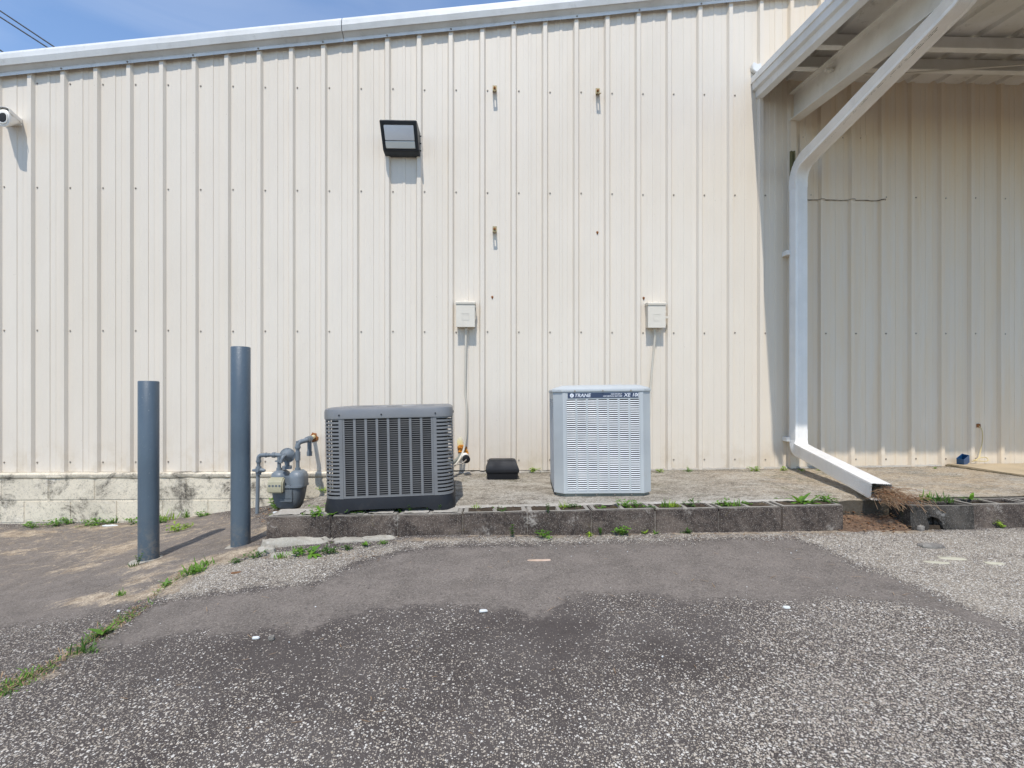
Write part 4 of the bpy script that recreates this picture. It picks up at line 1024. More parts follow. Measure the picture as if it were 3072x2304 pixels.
    m.tube([c+Vector((-r_*.35, 0, r_*.2)), c+Vector((r_*.35, 0, r_*.2))], r_*.08, 6); m.tube([c+Vector((0, 0, r_*.2)), c+Vector((-r_*.08, 0, -r_*.45))], r_*.10, 6); m.build('emblem_mark', 'copper', lb)
heat_pump()

# ------------------------------------------------------------------ wall lamp
t = thing('wall_lamp', (-.91, 0, 3.03), 'dark bronze wall pack lamp with a frosted window high on the cream wall', 'lamp')
w2 = .168
pr = [(0, .0), (-.085, .0), (-.108, .018), (-.262, .216), (-.259, .226), (-.235, .230), (-.03, .222), (0, .20)]
m = MB(); m.loft([[Vector((xx, a, b)) for a, b in pr] for xx in (-w2, w2)]); m.build('housing', 'lamp', t, bevel=.004)
def lampface(f, off):   # point on the slanted face: f = 0 bottom .. 1 top
    a, b = Vector((0, -.108, .018)), Vector((0, -.262, .216)); n_ = Vector((0, -.198, -.154)).normalized()
    return a.lerp(b, f)+n_*off
m = MB()
for (xa, xb, f0, f1) in ((-w2, w2, 0, .05), (-w2, w2, .88, 1), (-w2, -w2+.026, .05, .88), (w2-.026, w2, .05, .88)):
    P = [lampface(f0, .0), lampface(f1, .0), lampface(f1, .012), lampface(f0, .012)]
    m.loft([[p+Vector((xx, 0, 0)) for p in P] for xx in (xa, xb)])
m.build('door_frame', 'lamp', t)
m = MB(); xi = w2-.032
P = [lampface(.06, .004), lampface(.09, .020), lampface(.33, .028), lampface(.33, .004)]; m.loft([[p+Vector((xx, 0, 0)) for p in P] for xx in (-xi, xi)]); m.build('lower_lens', 'lens_low', t, bevel=.002)
m = MB(); P = [lampface(.355, .004), lampface(.355, .020), lampface(.82, .016), lampface(.87, .006)]; m.loft([[p+Vector((xx, 0, 0)) for p in P] for xx in (-xi, xi)]); m.build('upper_lens', 'lens', t, bevel=.002)
for z in (.04, .11, .18): MB().tube([(w2-.002, -.06, z), (w2+.014, -.06, z)], .007, 8).build('plug_screw', 'lamp', t)
MB().tube([(-w2+.002, -.05, .04), (-w2-.012, -.05, .04)], .006, 8).build('plug_screw', 'lamp', t)

# ------------------------------------------------------------------ security camera
t = thing('security_camera', (-4.575, 0, 3.31), 'white security camera with a black lens at the left edge of the photo', 'camera')
def sec(y, cx, w_, zt_, zb_): return [Vector((cx+w_*math.copysign(abs(math.cos(a))**.8, math.cos(a)), y, (zt_+zb_)/2+(zt_-zb_)/2*math.copysign(abs(math.sin(a))**.8, math.sin(a)))) for a in (2*math.pi*j/28 for j in range(28))]
m = MB(); m.loft([sec(0, 0, .072, .034, -.03), sec(-.04, .012, .072, .036, -.04), sec(-.10, .04, .068, .036, -.085), sec(-.16, .062, .062, .034, -.125), sec(-.188, .074, .058, .022, -.135), sec(-.196, .077, .048, .008, -.125)]); m.build('housing', 'spout', t, smooth=True, angle=60)
m = MB(); m.loft([sec(-.194, .079, .045, .0, -.118), sec(-.204, .084, .043, -.004, -.114), sec(-.206, .085, .036, -.014, -.106)]); m.build('lens_ring', 'white_dirty', t, smooth=True)
m = MB(); m.loft([sec(-.200, .084, .036, -.014, -.106), sec(-.211, .088, .031, -.022, -.098), sec(-.214, .090, .012, -.045, -.075)]); m.build('lens', 'void', t, smooth=True)
m = MB(); hd = [(-.076, -.01), (-.074, .028), (-.04, .042), (0, .046), (.04, .042), (.074, .028), (.076, -.01), (.072, -.01), (.069, .025), (.037, .038), (0, .042), (-.037, .038), (-.069, .025), (-.072, -.01)]
m.loft([[Vector((x_+sh, y_, z_)) for x_, z_ in hd] for sh, y_ in ((0, 0), (.065, -.20))]); m.build('sun_hood', 'spout', t, bevel=.001)
m = MB(); m.box(-.078, .076, -.016, 0, -.034, .038); m.build('wall_plate', 'spout', t, bevel=.004)

# ------------------------------------------------------------------ disconnect boxes and whips
def disconnect(x0, x1, label, path, open_handle):
    z0, z1 = 1.383, 1.622; w_ = x1-x0
    t = thing('disconnect_box', ((x0+x1)/2, 0, z0), label, 'electrical box', group='beige electrical disconnect boxes')
    m = MB(); m.box(-w_/2+.003, w_/2-.003, -.088, 0, 0, .225); m.build('enclosure', 'box', t, bevel=.002)
    m = MB(); m.box(-w_/2, w_/2, -.10, -.0885, -.004, .216); m.box(-w_/2+.05, w_/2-.05, -.1015, -.1, .12, .122); m.box(-w_/2+.055, w_/2-.055, -.1015, -.1, .06, .105); m.build('door', 'box', t, bevel=.002)
    m = MB(); m.loft([[Vector((xx, a, b)) for a, b in ((0, .222), (-.108, .214), (-.110, .232), (-.10, .240), (0, .245))] for xx in (-w_/2-.004, w_/2+.004)]); m.build('rain_hood', 'box', t, bevel=.001)
    m = MB(); m.loft([circ(.032, 20, .243), circ(.032, 20, .250), circ(.024, 20, .256)], X=Matrix.Translation((0, -.045, 0))); m.build('hub_plate', 'box', t, smooth=True)
    m = MB()
    if open_handle: m.box(w_/2, w_/2+.01, -.06, -.04, .06, .12); m.box(w_/2+.008, w_/2+.035, -.075, -.055, .088, .112); m.box(w_/2, w_/2+.01, -.09, -.06, .14, .165)
    else: m.box(w_/2, w_/2+.012, -.08, -.05, .18, .205); m.box(w_/2+.002, w_/2+.008, -.07, -.055, .07, .18)
    m.build('handle', 'box', t, bevel=.002)
    m = MB(); m.tube([(0.01, -.09, -.004), (.012, -.09, -.02)], .002, 6); m.tube([Vector((.012+.007*math.cos(a), -.09, -.03+.010*math.sin(a))) for a in (2*math.pi*j/12 for j in range(13))], .0017, 6); m.build('hasp_ring', 'screw', t)
    base = Vector(((x0+x1)/2, 0, z0))
    pts = [Vector(p)-base for p in path]; m = MB(); sm_ = []
    for i in range(len(pts)-1):
        a0, a1, a2, a3 = pts[max(i-1, 0)], pts[i], pts[i+1], pts[min(i+2, len(pts)-1)]
        for k in range(6):
            s_ = k/6; sm_.append(.5*((2*a1)+(a2-a0)*s_+(2*a0-5*a1+4*a2-a3)*s_*s_+(-a0+3*a1-3*a2+a3)*s_**3))
    sm_.append(pts[-1]); m.tube(sm_, .0105, 12); m.build('flexible_conduit', 'conduit', t, smooth=True)
    m = MB(); m.tube([pts[0]+Vector((0, 0, .022)), pts[0]+Vector((0, 0, -.012))], .0165, 6); m.tube([pts[0]+Vector((0, 0, -.012)), pts[0]+Vector((0, 0, -.035))], .0125, 12); m.build('connector', 'conduit', t, smooth=True, angle=30)
    return t
disconnect(-.393, -.215, 'beige electrical disconnect box above the dark grey condenser, long conduit hanging from it',
           [(-.302, -.05, 1.36), (-.307, -.045, 1.08), (-.311, -.04, .79), (-.296, -.04, .615), (-.302, -.05, .34), (-.335, -.09, .17), (-.40, -.30, .08), (-.46, -.50, .12)], False)
tb = disconnect(1.449, 1.62, 'beige electrical disconnect box above the pale heat pump, its handle sticking out at the right',
           [(1.528, -.05, 1.36), (1.53, -.05, 1.28), (1.513, -.045, 1.08), (1.494, -.04, .83), (1.47, -.08, .55), (1.40, -.2, .35), (1.2, -.5, .3)], True)

# ------------------------------------------------------------------ brackets and rusty bolts left on the wall
def bracket(u, v, label, drop, d=.085):
    p = at_y(u, v, 0); t = thing('wall_bracket', p, label, 'bracket', group='rusty angle brackets left on the wall')
    m = MB(); m.box(-.020, .020, -.005, 0, -.025, .035)
    # slotted leg sloping outwards
    def pt(x_, s_): return Vector((x_, -.004-d*s_, -.022-drop*d*s_))
    sl = [(-.020, .020, 0, .42), (-.020, -.007, .42, .80), (.007, .020, .42, .80), (-.020, .020, .80, 1)]
    for a, b, s0_, s1_ in sl:
        q = [pt(a, s0_), pt(b, s0_), pt(b, s1_), pt(a, s1_)]; m.add([*q, *[k+Vector((0, 0, -.004)) for k in q]], [(0, 1, 2, 3), (7, 6, 5, 4), (0, 4, 5, 1), (1, 5, 6, 2), (2, 6, 7, 3), (3, 7, 4, 0)])
    m.build('angle', 'brass', t)
    m = MB(); m.tube([(0, -.004, .008), (0, -.016, .008)], .011, 6); m.tube([(0, -.016, .008), (0, -.026, .008)], .006, 8); m.build('bolt', 'rust', t)
bracket(1484, 268, 'rusty slotted bracket high on the wall, left of the pair at the top', .45)
bracket(1793, 276, 'rusty slotted bracket high on the wall, right of the pair at the top', .45)
bracket(1484, 690, 'rusty slotted bracket half way up the wall, above the left disconnect box', .25)
def rbolt(u, v, label):
    p = at_y(u, v, 0); m = MB(); m.loft([circ(.012, 12, 0), circ(.011, 12, .003)], X=Matrix.Rotation(R(90), 4, 'X')); m.tube([(0, -.003, 0), (0, -.013, 0)], .008, 6)
    m.sphere((0, -.001, -.012), .008, 8, 6, sq=(.7, .2, 1.3)); o = m.build('rusty_bolt', 'rust'); o.location = p; tag(o, label, 'bolt', 'rusty bolts left in the wall')
rbolt(1792, 697, 'single rusty bolt half way up the wall, right of the middle bracket')
rbolt(1477, 891, 'small rusty bolt just above and right of the left disconnect box')
rbolt(1931, 894, 'small rusty bolt just above and left of the right disconnect box')
# ------------------------------------------------------------------ bait box
t = thing('bait_box', (.045, -.465, slab_z(.05, -.4)), 'black plastic bait station on the pad between the two units', 'bait box', (0, 0, R(1)))
def bx_(w_, d_, z, dy=0): return [Vector((sx*w_/2, sy*d_/2+d_/2*0+.11+dy, z)) for sx, sy in ((-1, -1), (1, -1), (1, 1), (-1, 1))]
m = MB(); m.loft([bx_(.262, .20, 0), bx_(.278, .215, .062)]); m.build('tray', 'black', t, bevel=.003, angle=25)
m = MB(); m.loft([bx_(.292, .23, .062), bx_(.296, .235, .082), bx_(.290, .228, .098), bx_(.262, .195, .135), bx_(.246, .17, .160), bx_(.215, .13, .170)])
m.box(-.095, -.055, .03, .10, .150, .165); m.box(.05, .09, .03, .10, .150, .165); m.build('lid', 'black', t, bevel=.003, angle=25)
# ------------------------------------------------------------------ refrigerant lines at the wall
P0 = at_y(1389, 1350, 0)
t = thing('refrigerant_lines', P0, 'refrigerant tubes coming out of orange spray foam in the wall behind the dark grey condenser', 'pipe')
m = MB()
for k in range(9): m.sphere((random.uniform(-.03, .03), -.012-random.random()*.012, random.uniform(-.035, .03)), random.uniform(.018, .030), 12, 8, jit=.6, seed=k)
m.build('spray_foam', 'foam', t, smooth=True)
m = MB(); m.sphere((-.03, -.002, .07), .05, 14, 8, sq=(.6, .08, 1.1), jit=.5, seed=9); m.build('foam_smear', 'foam_pale', t, smooth=True)
m = MB(); m.tube([(-.02, 0, -.03), (-.03, -.10, -.06), (-.07, -.25, -.09), (-.14, -.42, -.05)], .016, 12); m.build('insulated_tube', 'copper', t, smooth=True)
q = at_y(1399, 1378, -.24)-P0
m = MB(); m.tube([q+Vector((-.02, .10, .018)), q+Vector((0, .0, 0))], .034, 18); m.build('filter_shell', 'white_dirty', t, smooth=True, angle=40)
m = MB(); m.tube([q+Vector((-.006, .03, .005)), q+Vector((.001, -.006, -.001)), q+Vector((.002, -.010, -.0015))], [.036, .036, .028], 18); m.build('end_cap', 'black', t, smooth=True, angle=40)
m = MB(); m.tube([q, q+Vector((-.002, -.03, -.005)), q+Vector((-.03, -.05, -.028)), q+Vector((-.11, -.07, -.045)), q+Vector((-.2, -.09, -.03))], .006, 10); m.build('liquid_line', 'screw', t, smooth=True)
# ------------------------------------------------------------------ blue box with yellow cable at the right
t = thing('junction_box', (4.585, -.075, .055), 'blue plastic electrical box with yellow cable lying on the concrete landing', 'junction box', (R(10), R(-24), R(20)))
m = MB()
for a in ((-.05, .05, -.03, -.027, 0, .08), (-.05, .05, .027, .03, 0, .08), (-.05, -.047, -.027, .027, 0, .08), (.047, .05, -.027, .027, 0, .08), (-.047, .047, -.027, .027, 0, .003)): m.box(*a)
m.build('case', 'blue', t)
hl = at_y(2935, 1277, 0)
t2 = thing('yellow_cable', hl, 'pale yellow cable hanging from a rusty hole in the wall at the right', 'cable')
def smooth_path(pts, n=6):
    pts = [Vector(p) for p in pts]; o = []
    for i in range(len(pts)-1):
        a0, a1, a2, a3 = pts[max(i-1, 0)], pts[i], pts[i+1], pts[min(i+2, len(pts)-1)]
        for k in range(n):
            s_ = k/n; o.append(.5*((2*a1)+(a2-a0)*s_+(2*a0-5*a1+4*a2-a3)*s_*s_+(-a0+3*a1-3*a2+a3)*s_**3))
    return o+[pts[-1]]
m = MB(); m.tube(smooth_path([(0, 0, 0), (.012, -.025, -.04), (.014, -.03, -.14), (-.02, -.04, -.26), (-.05, -.06, -.31), (-.09, -.07, -.33), (-.13, -.09, -.335), (-.06, -.11, -.342), (.0, -.10, -.335), (.01, -.07, -.31), (-.05, -.06, -.315), (-.11, -.08, -.34), (-.15, -.09, -.345)]), .0045, 8); m.build('cord', 'cable', t2, smooth=True)
m = MB(); m.box(-.022, .018, -.006, .0, -.018, .018); o = m.build('rusty_hole', 'rust', t2); rough(o, .006, 60, 3)

# ------------------------------------------------------------------ power lines behind the building
for i, (pa, pb, lab) in enumerate((((-400, -240), (330, 252), 'topmost black power line crossing the sky at the upper left'), ((-400, -212), (330, 263), 'second black power line just below the topmost one'), ((-400, -140), (200, 292), 'lowest black power line at the corner of the sky'))):
    a, b = at_y(*pa, 22), at_y(*pb, 22); m = MB(); mid = (a+b)/2-Vector((0, 0, .05)); m.tube([a-Vector((8, 0, -5.4))*1, a, mid, b, b+(b-a)*.8], .034, 8)
    tag(m.build('power_line', 'wire', smooth=True), lab, 'power line', 'power lines behind the roof')

# ------------------------------------------------------------------ weeds
def leafblade(m, base, az, L_, w_, rise, droop, mi=0, n=5):
    d = Vector((math.cos(az), math.sin(az), 0)); s_ = Vector((-math.sin(az), math.cos(az), 0)); vs = []
    for k in range(n+1):
        t_ = k/n; out = L_*t_*math.cos(rise)*(1-.15*t_); z = L_*(math.sin(rise)*t_-droop*t_*t_)
        c = base+d*out+Vector((0, 0, z)); ww = w_*math.sin(math.pi*min(1, .12+.88*t_)**.8)*.5+.0004
        vs += [c-s_*ww+Vector((0, 0, ww*.35)), c+s_*ww+Vector((0, 0, ww*.35))]
    m.add(vs, [(2*k, 2*k+1, 2*k+3, 2*k+2) for k in range(n)], mi)
def weed(p, size, kind, seed, label, mat=None):
    rnd = random.Random(seed); m = MB()
    if kind == 'rosette':      # broad tongue leaves
        for k in range(rnd.randint(9, 13)):
            leafblade(m, Vector((0, 0, .002)), rnd.uniform(0, 6.3), size*rnd.uniform(.6, 1.1), size*rnd.uniform(.16, .26), rnd.uniform(.15, .9), rnd.uniform(.1, .5))
    elif kind == 'grass':
        for k in range(rnd.randint(22, 34)):
            b = Vector((rnd.gauss(0, size*.22), rnd.gauss(0, size*.14), 0)); leafblade(m, b, rnd.uniform(0, 6.3), size*rnd.uniform(.4, 1.0), size*.055, rnd.uniform(.7, 1.4), rnd.uniform(.1, .6))
    elif kind == 'bush':       # many small leaves on short stems
        for k in range(rnd.randint(12, 18)):
            a = rnd.uniform(0, 6.3); r_ = size*rnd.uniform(.1, .75); h = size*rnd.uniform(.05, .5)
            c = Vector((r_*math.cos(a), r_*math.sin(a)*.7, h)); m.tube([Vector((0, 0, 0)), c*.6+Vector((0, 0, h*.2)), c], .0009, 4)
            for j in range(rnd.randint(4, 7)):
                leafblade(m, c+Vector((rnd.gauss(0, .1), rnd.gauss(0, .1), rnd.gauss(0, .06)))*size, rnd.uniform(0, 6.3), size*rnd.uniform(.14, .30), size*rnd.uniform(.09, .15), rnd.uniform(-.2, .8), .2, n=3)
    elif kind == 'stem':       # upright little plant with whorls
        for s_ in range(3):
            lean = Vector((rnd.uniform(-.3, .3), rnd.uniform(-.3, .3), 1)).normalized(); H_ = size*rnd.uniform(.6, 1)
            m.tube([Vector((0, 0, 0)), lean*H_], .0012, 4)
            for j in range(4):
                c = lean*H_*(.35+.65*j/3)
                for q_ in range(6): leafblade(m, c, q_*1.05+j*.5+rnd.uniform(-.2, .2), size*.26, size*.05, .5, .3, n=3)
    o = m.build('weed', mat or rnd.choice(['leaf', 'leaf', 'leaf3', 'leaf2'])); o.location = p; o.rotation_euler.z = rnd.uniform(-.3, .3)
    return tag(o, label, 'weed', 'weeds growing in cracks')
sl = lambda u, v: hit(u, v, slab_z)
kt = lambda u, v: hit(u, v, lambda x, y: kerb_top(x)-.012)
gr = on_ground
W_ = [
 # on the left, at the foot of the block wall
 (gr(170, 1578), .13, 'bush', 'leafy weed at the foot of the block wall, near the left edge', 'leaf'), (gr(95, 1582), .09, 'bush', 'small weed at the wall foot, leftmost in the photo', 'leaf'), (gr(75, 1578), .07, 'rosette', None, None),
 (gr(205, 1570), .10, 'bush', 'tall weed beside the white strip at the wall foot', 'leaf'), (gr(255, 1578), .10, 'bush', 'low weed just right of the white strip', 'leaf'), (gr(290, 1575), .11, 'bush', 'wide low weed between the white strip and the short bollard', 'leaf'),
 (gr(335, 1570), .14, 'grass', 'grassy tuft at the wall foot left of the short bollard', 'leaf'), (gr(400, 1572), .11, 'bush', 'weed half hidden behind the short bollard', 'leaf'), (gr(500, 1562), .15, 'grass', 'bright grassy weed at the wall foot right of the short bollard', 'leaf3'), (gr(480, 1570), .10, 'bush', 'low weed under the grassy one right of the short bollard', 'leaf'),
 (gr(560, 1553), .12, 'grass', 'grass tuft at the wall foot between the two bollards', 'leaf'), (gr(605, 1550), .10, 'bush', 'small weed at the wall foot left of the tall bollard', 'leaf'), (gr(535, 1592), .11, 'bush', 'lime weed in the open asphalt between the bollards', 'leaf3'), (gr(565, 1583), .07, 'bush', 'tiny weed beside the lime one between the bollards', 'leaf3'),
 (gr(415, 1695), .07, 'stem', 'small dark weed at the foot of the short bollard', 'leaf2'), (gr(398, 1700), .05, 'grass', None, 'leaf2'),
 # along the seam
 (gr(590, 1720), .12, 'grass', 'bright grass tuft on the seam left of the kerb corner', 'leaf'), (gr(615, 1700), .11, 'grass', 'tall grass tuft on the seam, uppermost of the pair', 'leaf'), (gr(497, 1757), .06, 'rosette', 'tiny rosette on the tan dirt by the seam', 'leaf'), (gr(570, 1728), .08, 'bush', None, 'leaf'),
 (gr(360, 1787), .05, 'grass', 'tiny tuft on the tan dirt at the left', 'leaf'), (gr(305, 1905), .08, 'rosette', 'single green rosette half way down the seam', 'leaf'), (gr(250, 1958), .09, 'grass', None, 'leaf2'),
 # foot of the kerb
 (gr(765, 1675), .08, 'bush', 'dark weed beside the small loose lump of concrete', 'leaf2'), (gr(712, 1690), .05, 'bush', None, 'leaf2'), (gr(845, 1674), .07, 'grass', 'small weed at the crust below the first kerb block', 'leaf'), (gr(890, 1668), .09, 'bush', 'leafy weed at the foot of the first kerb block', 'leaf'), (gr(935, 1665), .11, 'rosette', 'large broad leafed rosette at the foot of the first kerb block', 'leaf'), (gr(985, 1660), .07, 'bush', None, 'leaf2'),
 (gr(1038, 1648), .05, 'bush', None, 'leaf2'), (gr(1100, 1638), .06, 'rosette', 'small weed at the foot of the second kerb block', 'leaf'), (gr(1150, 1632), .04, 'bush', None, 'leaf'), (Vector((-1.02, -1.80, -.20)), .04, 'bush', None, 'leaf2'), 
 (gr(1538, 1612), .08, 'stem', 'dark star leafed weed at the kerb foot below the bait box', 'leaf2'), (gr(1632, 1612), .08, 'bush', 'weed at the kerb foot below the left edge of the heat pump', 'leaf'), (gr(1770, 1606), .05, 'rosette', None, 'leaf3'), (gr(1802, 1604), .05, 'stem', None, 'leaf'), (gr(1868, 1606), .10, 'bush', 'spreading weed at the kerb foot right of the heat pump', 'leaf'),
 (gr(1935, 1602), .04, 'rosette', None, 'leaf3'), (gr(1968, 1602), .04, 'rosette', None, 'leaf'), (gr(2063, 1600), .06, 'bush', 'small dark weed at the kerb foot below the third block from the gap', 'leaf2'), (gr(2985, 1582), .09, 'bush', 'bright weed at the kerb foot near the right edge', 'leaf3'), (gr(3035, 1576), .05, 'bush', None, 'leaf2'),
 # on top of the kerb
 (kt(945, 1549), .11, 'bush', 'bright bushy weed on the kerb left of the dark condenser', 'leaf'), (kt(965, 1547), .09, 'rosette', None, 'leaf'), (kt(1000, 1548), .09, 'rosette', 'broad leafed weed at the foot of the dark condenser, left corner', 'leaf'), (kt(1050, 1545), .06, 'bush', None, 'leaf2'), (kt(1085, 1544), .06, 'bush', None, 'leaf2'), (kt(1120, 1540), .04, 'bush', None, 'leaf'),
 (kt(1197, 1537), .07, 'rosette', 'bright rosette on the kerb in front of the dark condenser', 'leaf'), (kt(1230, 1539), .07, 'stem', 'fine leafed weed right of the bright rosette', 'leaf'), (kt(1280, 1536), .10, 'stem', 'tallest little weed in front of the dark condenser', 'leaf'), (kt(1315, 1536), .07, 'stem', 'fine leafed weed at the right foot of the dark condenser', 'leaf'),
 (kt(1431, 1528), .06, 'grass', 'small tuft in the kerb core right of the dark condenser', 'leaf3'), (kt(1500, 1537), .06, 'bush', 'dark weed spilling over the kerb below the bait box', 'leaf2'), (kt(1644, 1540), .06, 'stem', 'small weed hanging over the kerb face', 'leaf2'),
 (kt(1692, 1526), .10, 'grass', 'lime tuft in the kerb core below the heat pump', 'leaf3'), (kt(1722, 1526), .07, 'bush', None, 'leaf2'), (kt(1802, 1530), .05, 'bush', None, 'leaf'), (kt(1880, 1524), .09, 'bush', 'leafy weed in the core right of the heat pump, left half', 'leaf'), (kt(1912, 1524), .08, 'bush', 'leafy weed in the core right of the heat pump, right half', 'leaf'), (kt(1955, 1530), .05, 'bush', None, 'leaf2'),
 (kt(1993, 1524), .10, 'grass', 'grassy weed filling a kerb core', 'leaf'), (kt(2020, 1524), .09, 'grass', None, 'leaf3'), (kt(2075, 1520), .08, 'bush', 'dark leafed weed in the next core to the right of the grassy one', 'leaf2'), (kt(2170, 1520), .09, 'bush', 'leafy weed in the second block from the gap', 'leaf'), (kt(2200, 1521), .09, 'grass', None, 'leaf'), (kt(2230, 1515), .06, 'bush', None, 'leaf'),
 (kt(2400, 1512), .17, 'rosette', 'large weed with long pointed leaves on the last block before the gap', 'leaf'), (kt(2425, 1514), .12, 'rosette', None, 'leaf'), (kt(2478, 1510), .09, 'bush', 'dense green weed on the last block before the gap', 'leaf'), (kt(2500, 1512), .07, 'bush', None, 'leaf2'), (kt(2335, 1500), .05, 'rosette', None, 'leaf'),
 (kt(2780, 1500), .11, 'grass', 'grass growing behind the pine straw, left part', 'leaf'), (kt(2815, 1505), .11, 'grass', 'grass growing on the broken block, right part', 'leaf2'), (kt(2845, 1508), .08, 'grass', None, 'leaf2'), (kt(2912, 1500), .09, 'rosette', 'low leafy weed on top of the kerb near the right edge', 'leaf'),
 # along the wall
 (sl(1458, 1418), .03, 'bush', None, 'leaf2'), (sl(1600, 1417), .09, 'bush', 'lime weed against the wall between the bait box and the heat pump', 'leaf3'), (sl(1980, 1417), .06, 'bush', 'small lime weed against the wall right of the heat pump', 'leaf3'), (sl(2062, 1415), .07, 'bush', 'small weed against the wall, middle of the three right of the heat pump', 'leaf'), (sl(2270, 1414), .09, 'bush', 'bushy lime weed against the wall left of the downspout', 'leaf3'),
 (sl(2350, 1412), .07, 'bush', 'small lime weed at the wall below the downspout elbow', 'leaf3'), (sl(2405, 1414), .05, 'bush', None, 'leaf3'), (sl(2460, 1412), .05, 'bush', None, 'leaf3'), (sl(2806, 1406), .03, 'bush', None, 'leaf'),
 (sl(975, 1480), .08, 'bush', 'lime weed at the rough left edge of the pad', 'leaf3'), (gr(822, 1515), .12, 'bush', 'green weed in the corner beside the gas meter', 'leaf'), (gr(835, 1528), .08, 'bush', 'small weed below the gas meter', 'leaf'), (gr(815, 1550), .05, 'grass', None, 'leaf3'),
]
for i, (p, s_, k_, lab, mt) in enumerate(W_):
    if abs(p.x) > 8: continue
    weed(p, s_, k_, 100+i, lab or 'tiny green weed sprouting from a crack', mt)

# grass creeping along the seam (stuff)
m = MB(); seam = [(0, 2085), (60, 2050), (140, 2005), (240, 1945), (310, 1895), (430, 1820), (520, 1745), (590, 1700)]
def seam_pt(t_):
    k = min(int(t_*(len(seam)-1)), len(seam)-2); f = t_*(len(seam)-1)-k
    return (seam[k][0]+(seam[k+1][0]-seam[k][0])*f, seam[k][1]+(seam[k+1][1]-seam[k][1])*f)
rnd = random.Random(5)
SP_ = {}
for i in range(1700):
    t_ = rnd.random()
    dn = .5+.9*noise.noise((t_*14, 0, 0))+(.6 if t_ < .2 else 0)+(.4 if .5 < t_ < .68 else 0)
    if rnd.random() > dn: continue
    key = round(t_, 2)
    if key not in SP_: SP_[key] = on_ground(*seam_pt(key))
    p = SP_[key]+Vector((rnd.gauss(0, .025+.02*(t_ < .25)), rnd.gauss(0, .02), .0)); L_ = rnd.uniform(.015, .045)*(1.2 if t_ < .25 else 1)
    q = rnd.random(); mi = 2 if q < .45 else (0 if q < .75 else 1)
    leafblade(m, p, rnd.uniform(0, 6.3), L_, .0035, rnd.uniform(.2, 1.2), rnd.uniform(.2, .8), mi, n=3)
tag(m.build('grass', ['leaf', 'leaf2', 'straw']), 'sparse green and dry grass creeping along the seam in the asphalt', 'grass', kind='stuff')
# pine straw spilling out of the downspout
m = MB(); rnd = random.Random(11)
for i in range(300):
    t_ = abs(rnd.gauss(0, .35)); q = END+Vector((rnd.gauss(.02, .05), -.01-abs(rnd.gauss(0, .035)), -.02+rnd.gauss(0, .02)))
    far = rnd.random() < .25
    if rnd.random() < .45: q = END+Vector((rnd.uniform(-.045, .05), rnd.uniform(0, .05), rnd.uniform(-.045, .02)))
    if far: q += Vector((rnd.uniform(.02, .15), rnd.uniform(-.03, .03), -.02))
    q.z = max(q.z, .012 if q.y > -1.755 else -.05)
    az = rnd.gauss(-.7, .9); L_ = rnd.uniform(.05, .13); d = Vector((math.cos(az), math.sin(az)*.8, rnd.uniform(-.35, .25))).normalized()
    e = q+d*L_
    mid = (q+e)/2+Vector((0, 0, .012))
    if e.y > -1.75: e.z = max(e.z, .014)
    else: e.z -= rnd.uniform(0, .05)
    m.tube([q, mid, e], .0011, 4, mi=0 if rnd.random() < .7 else 1)
tag(m.build('pine_straw', ['straw', 'dry']), 'brown pine straw spilling out of the end of the downspout', 'pine straw', kind='stuff')
# litter: needles, leaf scraps and grit, strewn where the photo has them
m = MB(); rnd = random.Random(21)
def strew(n_, f, L0, L1, w_, mis):
    for _ in range(n_):
        u, v = f(); p = on_ground(u, v); leafblade(m, p+Vector((0, 0, .004)), rnd.uniform(0, 6.3), rnd.uniform(L0, L1), w_, .05, .0, rnd.choice(mis), n=3)
strew(130, lambda: (rnd.uniform(1150, 2540), rnd.gauss(1610, 6)), .015, .05, .003, [0, 1])
strew(60, lambda: (rnd.uniform(780, 1150), rnd.gauss(1668, 8)), .015, .04, .003, [0, 1])
strew(60, lambda: (rnd.uniform(600, 3000), rnd.uniform(1620, 1840)), .02, .07, .002, [0])
strew(40, lambda: (rnd.uniform(300, 2800), rnd.uniform(1850, 2200)), .02, .05, .002, [0])
strew(90, lambda: (rnd.uniform(780, 900), rnd.uniform(1525, 1570)), .02, .05, .012, [0, 1, 1])
strew(70, lambda: (rnd.uniform(0, 480), rnd.gauss(1592, 9)), .015, .04, .004, [0, 1])
for _ in range(260):
    x = rnd.uniform(2.24, 2.68); b = rnd.random(); p = Vector((x, -1.80+.26*b, -.142+.085*b**.8)); leafblade(m, p, rnd.uniform(0, 6.3), rnd.uniform(.015, .05), rnd.choice([.002, .002, .012]), .1, .05, rnd.choice([0, 1]), n=3)
for _ in range(160):
    x = rnd.uniform(-1.1, 4.3); y = -rnd.uniform(.03, .10) if rnd.random() < .5 else -rnd.uniform(.1, 1.5); p = Vector((x, y, slab_z(x, y)+.006)); leafblade(m, p, rnd.uniform(0, 6.3), rnd.uniform(.012, .04), rnd.choice([.002, .003, .009]), .1, .05, rnd.choice([0, 1]), n=3)
tag(m.build('leaf_litter', ['straw', 'dry']), 'dry needles and leaf scraps scattered along the kerb and wall', 'litter', kind='stuff')
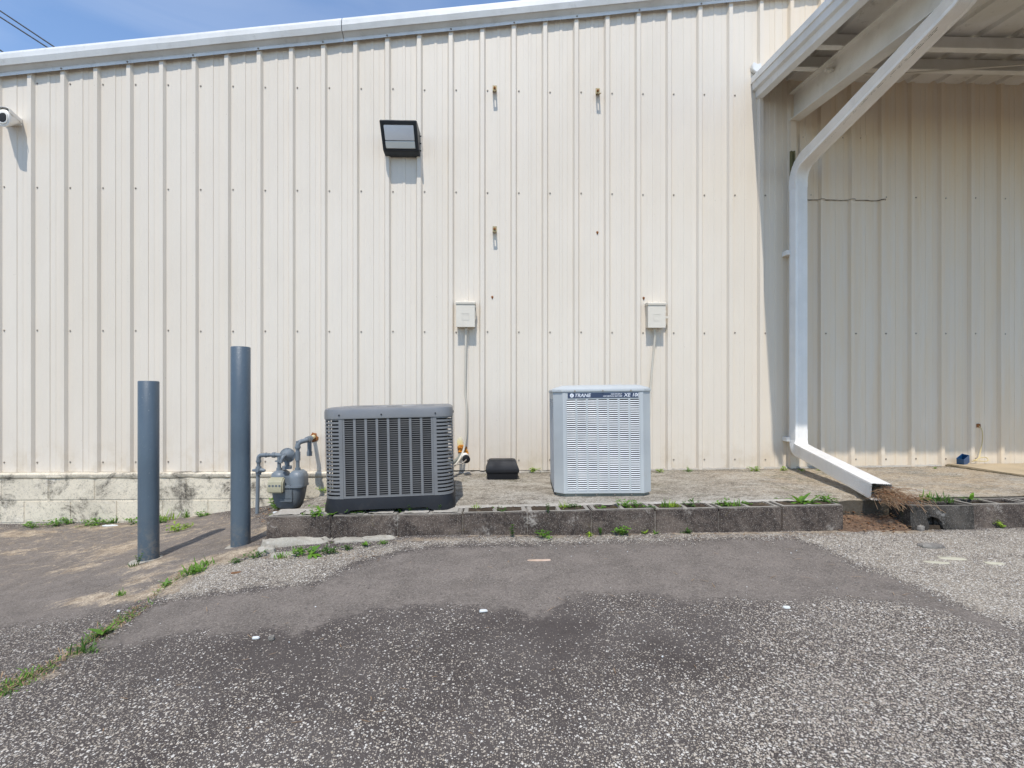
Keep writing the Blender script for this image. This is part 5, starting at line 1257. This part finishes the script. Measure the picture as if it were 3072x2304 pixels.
# loose grit and small stones (stuff)
m = MB()
for _ in range(1500):
    r_ = rnd.random()
    if r_ < .45: u, v = rnd.uniform(600, 2900), rnd.gauss(1640, 26)
    elif r_ < .7: u, v = rnd.uniform(2450, 3060), rnd.uniform(1610, 1840)
    else: u, v = rnd.uniform(0, 3050), rnd.uniform(1650, 2250)
    if v < 1612-(.012*(u-1500)) : continue
    p = on_ground(u, v); s_ = rnd.uniform(.0015, .0042); m.sphere(p+Vector((0, 0, s_*.4)), s_, 6, 4, 0 if rnd.random() < .93 else 1, sq=(1, rnd.uniform(.6, 1), .6), jit=.5, seed=rnd.random()*9)
tag(m.build('grit', ['stone', 'paper']), 'loose grit and small stones on the asphalt', 'grit', kind='stuff')
# single scraps
def flat(name, u, v, L_, w_, h_, mat, label, cat, rot, seed, fn=None):
    p = (fn or on_ground)(u, v); o = chunk(name, p+Vector((0, 0, .008)), (L_, w_, h_), mat, label, cat, seed, rot=rot, n=10); return o
flat('wood_chip', 1618, 1682, .125, .022, .008, 'wood', 'bare splinter of wood lying on the asphalt in front of the heat pump', 'wood chip', .02, 1)
flat('flat_stone', 2792, 1641, .12, .06, .022, 'stone', 'flat grey stone on the gravelly asphalt at the right', 'stone', -.1, 2)
flat('stone', 2762, 1590, .045, .035, .03, 'stone', 'small grey stone at the foot of the broken kerb block', 'stone', .4, 3)
for (u, v, L_, w_, lab, sd_) in ((2858, 1676, .13, .045, 'pale yellow chip of paint on the gravelly asphalt, middle of three', 4), (2812, 1688, .12, .03, 'pale yellow chip of paint, leftmost of three', 5), (2982, 1690, .09, .035, 'pale yellow chip of paint, rightmost of three', 6)):
    flat('paint_chip', u, v, L_, w_, .006, 'yellow', lab, 'paint chip', -.25, sd_)['group'] = 'yellow chips on the asphalt'
for (u, v, L_, lab, sd_) in ((1450, 1833, .035, 'white scrap of paper below the middle of the photo', 7), (768, 1914, .028, 'white scrap at the lower left, left of a pebble', 8), (356, 1834, .014, 'tiny white scrap on the dark asphalt beside the seam', 9), (2360, 1823, .03, 'thin white sliver on the asphalt at the lower right', 10)):
    flat('paper_scrap', u, v, L_, L_*.5, .008, 'paper', lab, 'scrap', rnd.uniform(-.4, .4), sd_)['group'] = 'white scraps on the asphalt'
flat('pebble', 815, 1917, .022, .018, .016, 'stone', 'round grey pebble on the asphalt beside a white scrap', 'pebble', 0, 12)
flat('metal_strip', 330, 1578, .13, .025, .012, 'paper', 'white strip lying at the foot of the block wall', 'strip', .05, 13)
flat('plastic_scrap', 832, 1538, .07, .03, .012, 'paper', 'white plastic scrap in the leaves below the gas meter', 'scrap', .2, 14)
flat('dry_leaf', 708, 1718, .05, .02, .006, 'dry', 'single orange brown leaf on the asphalt left of the kerb', 'leaf', .3, 15)
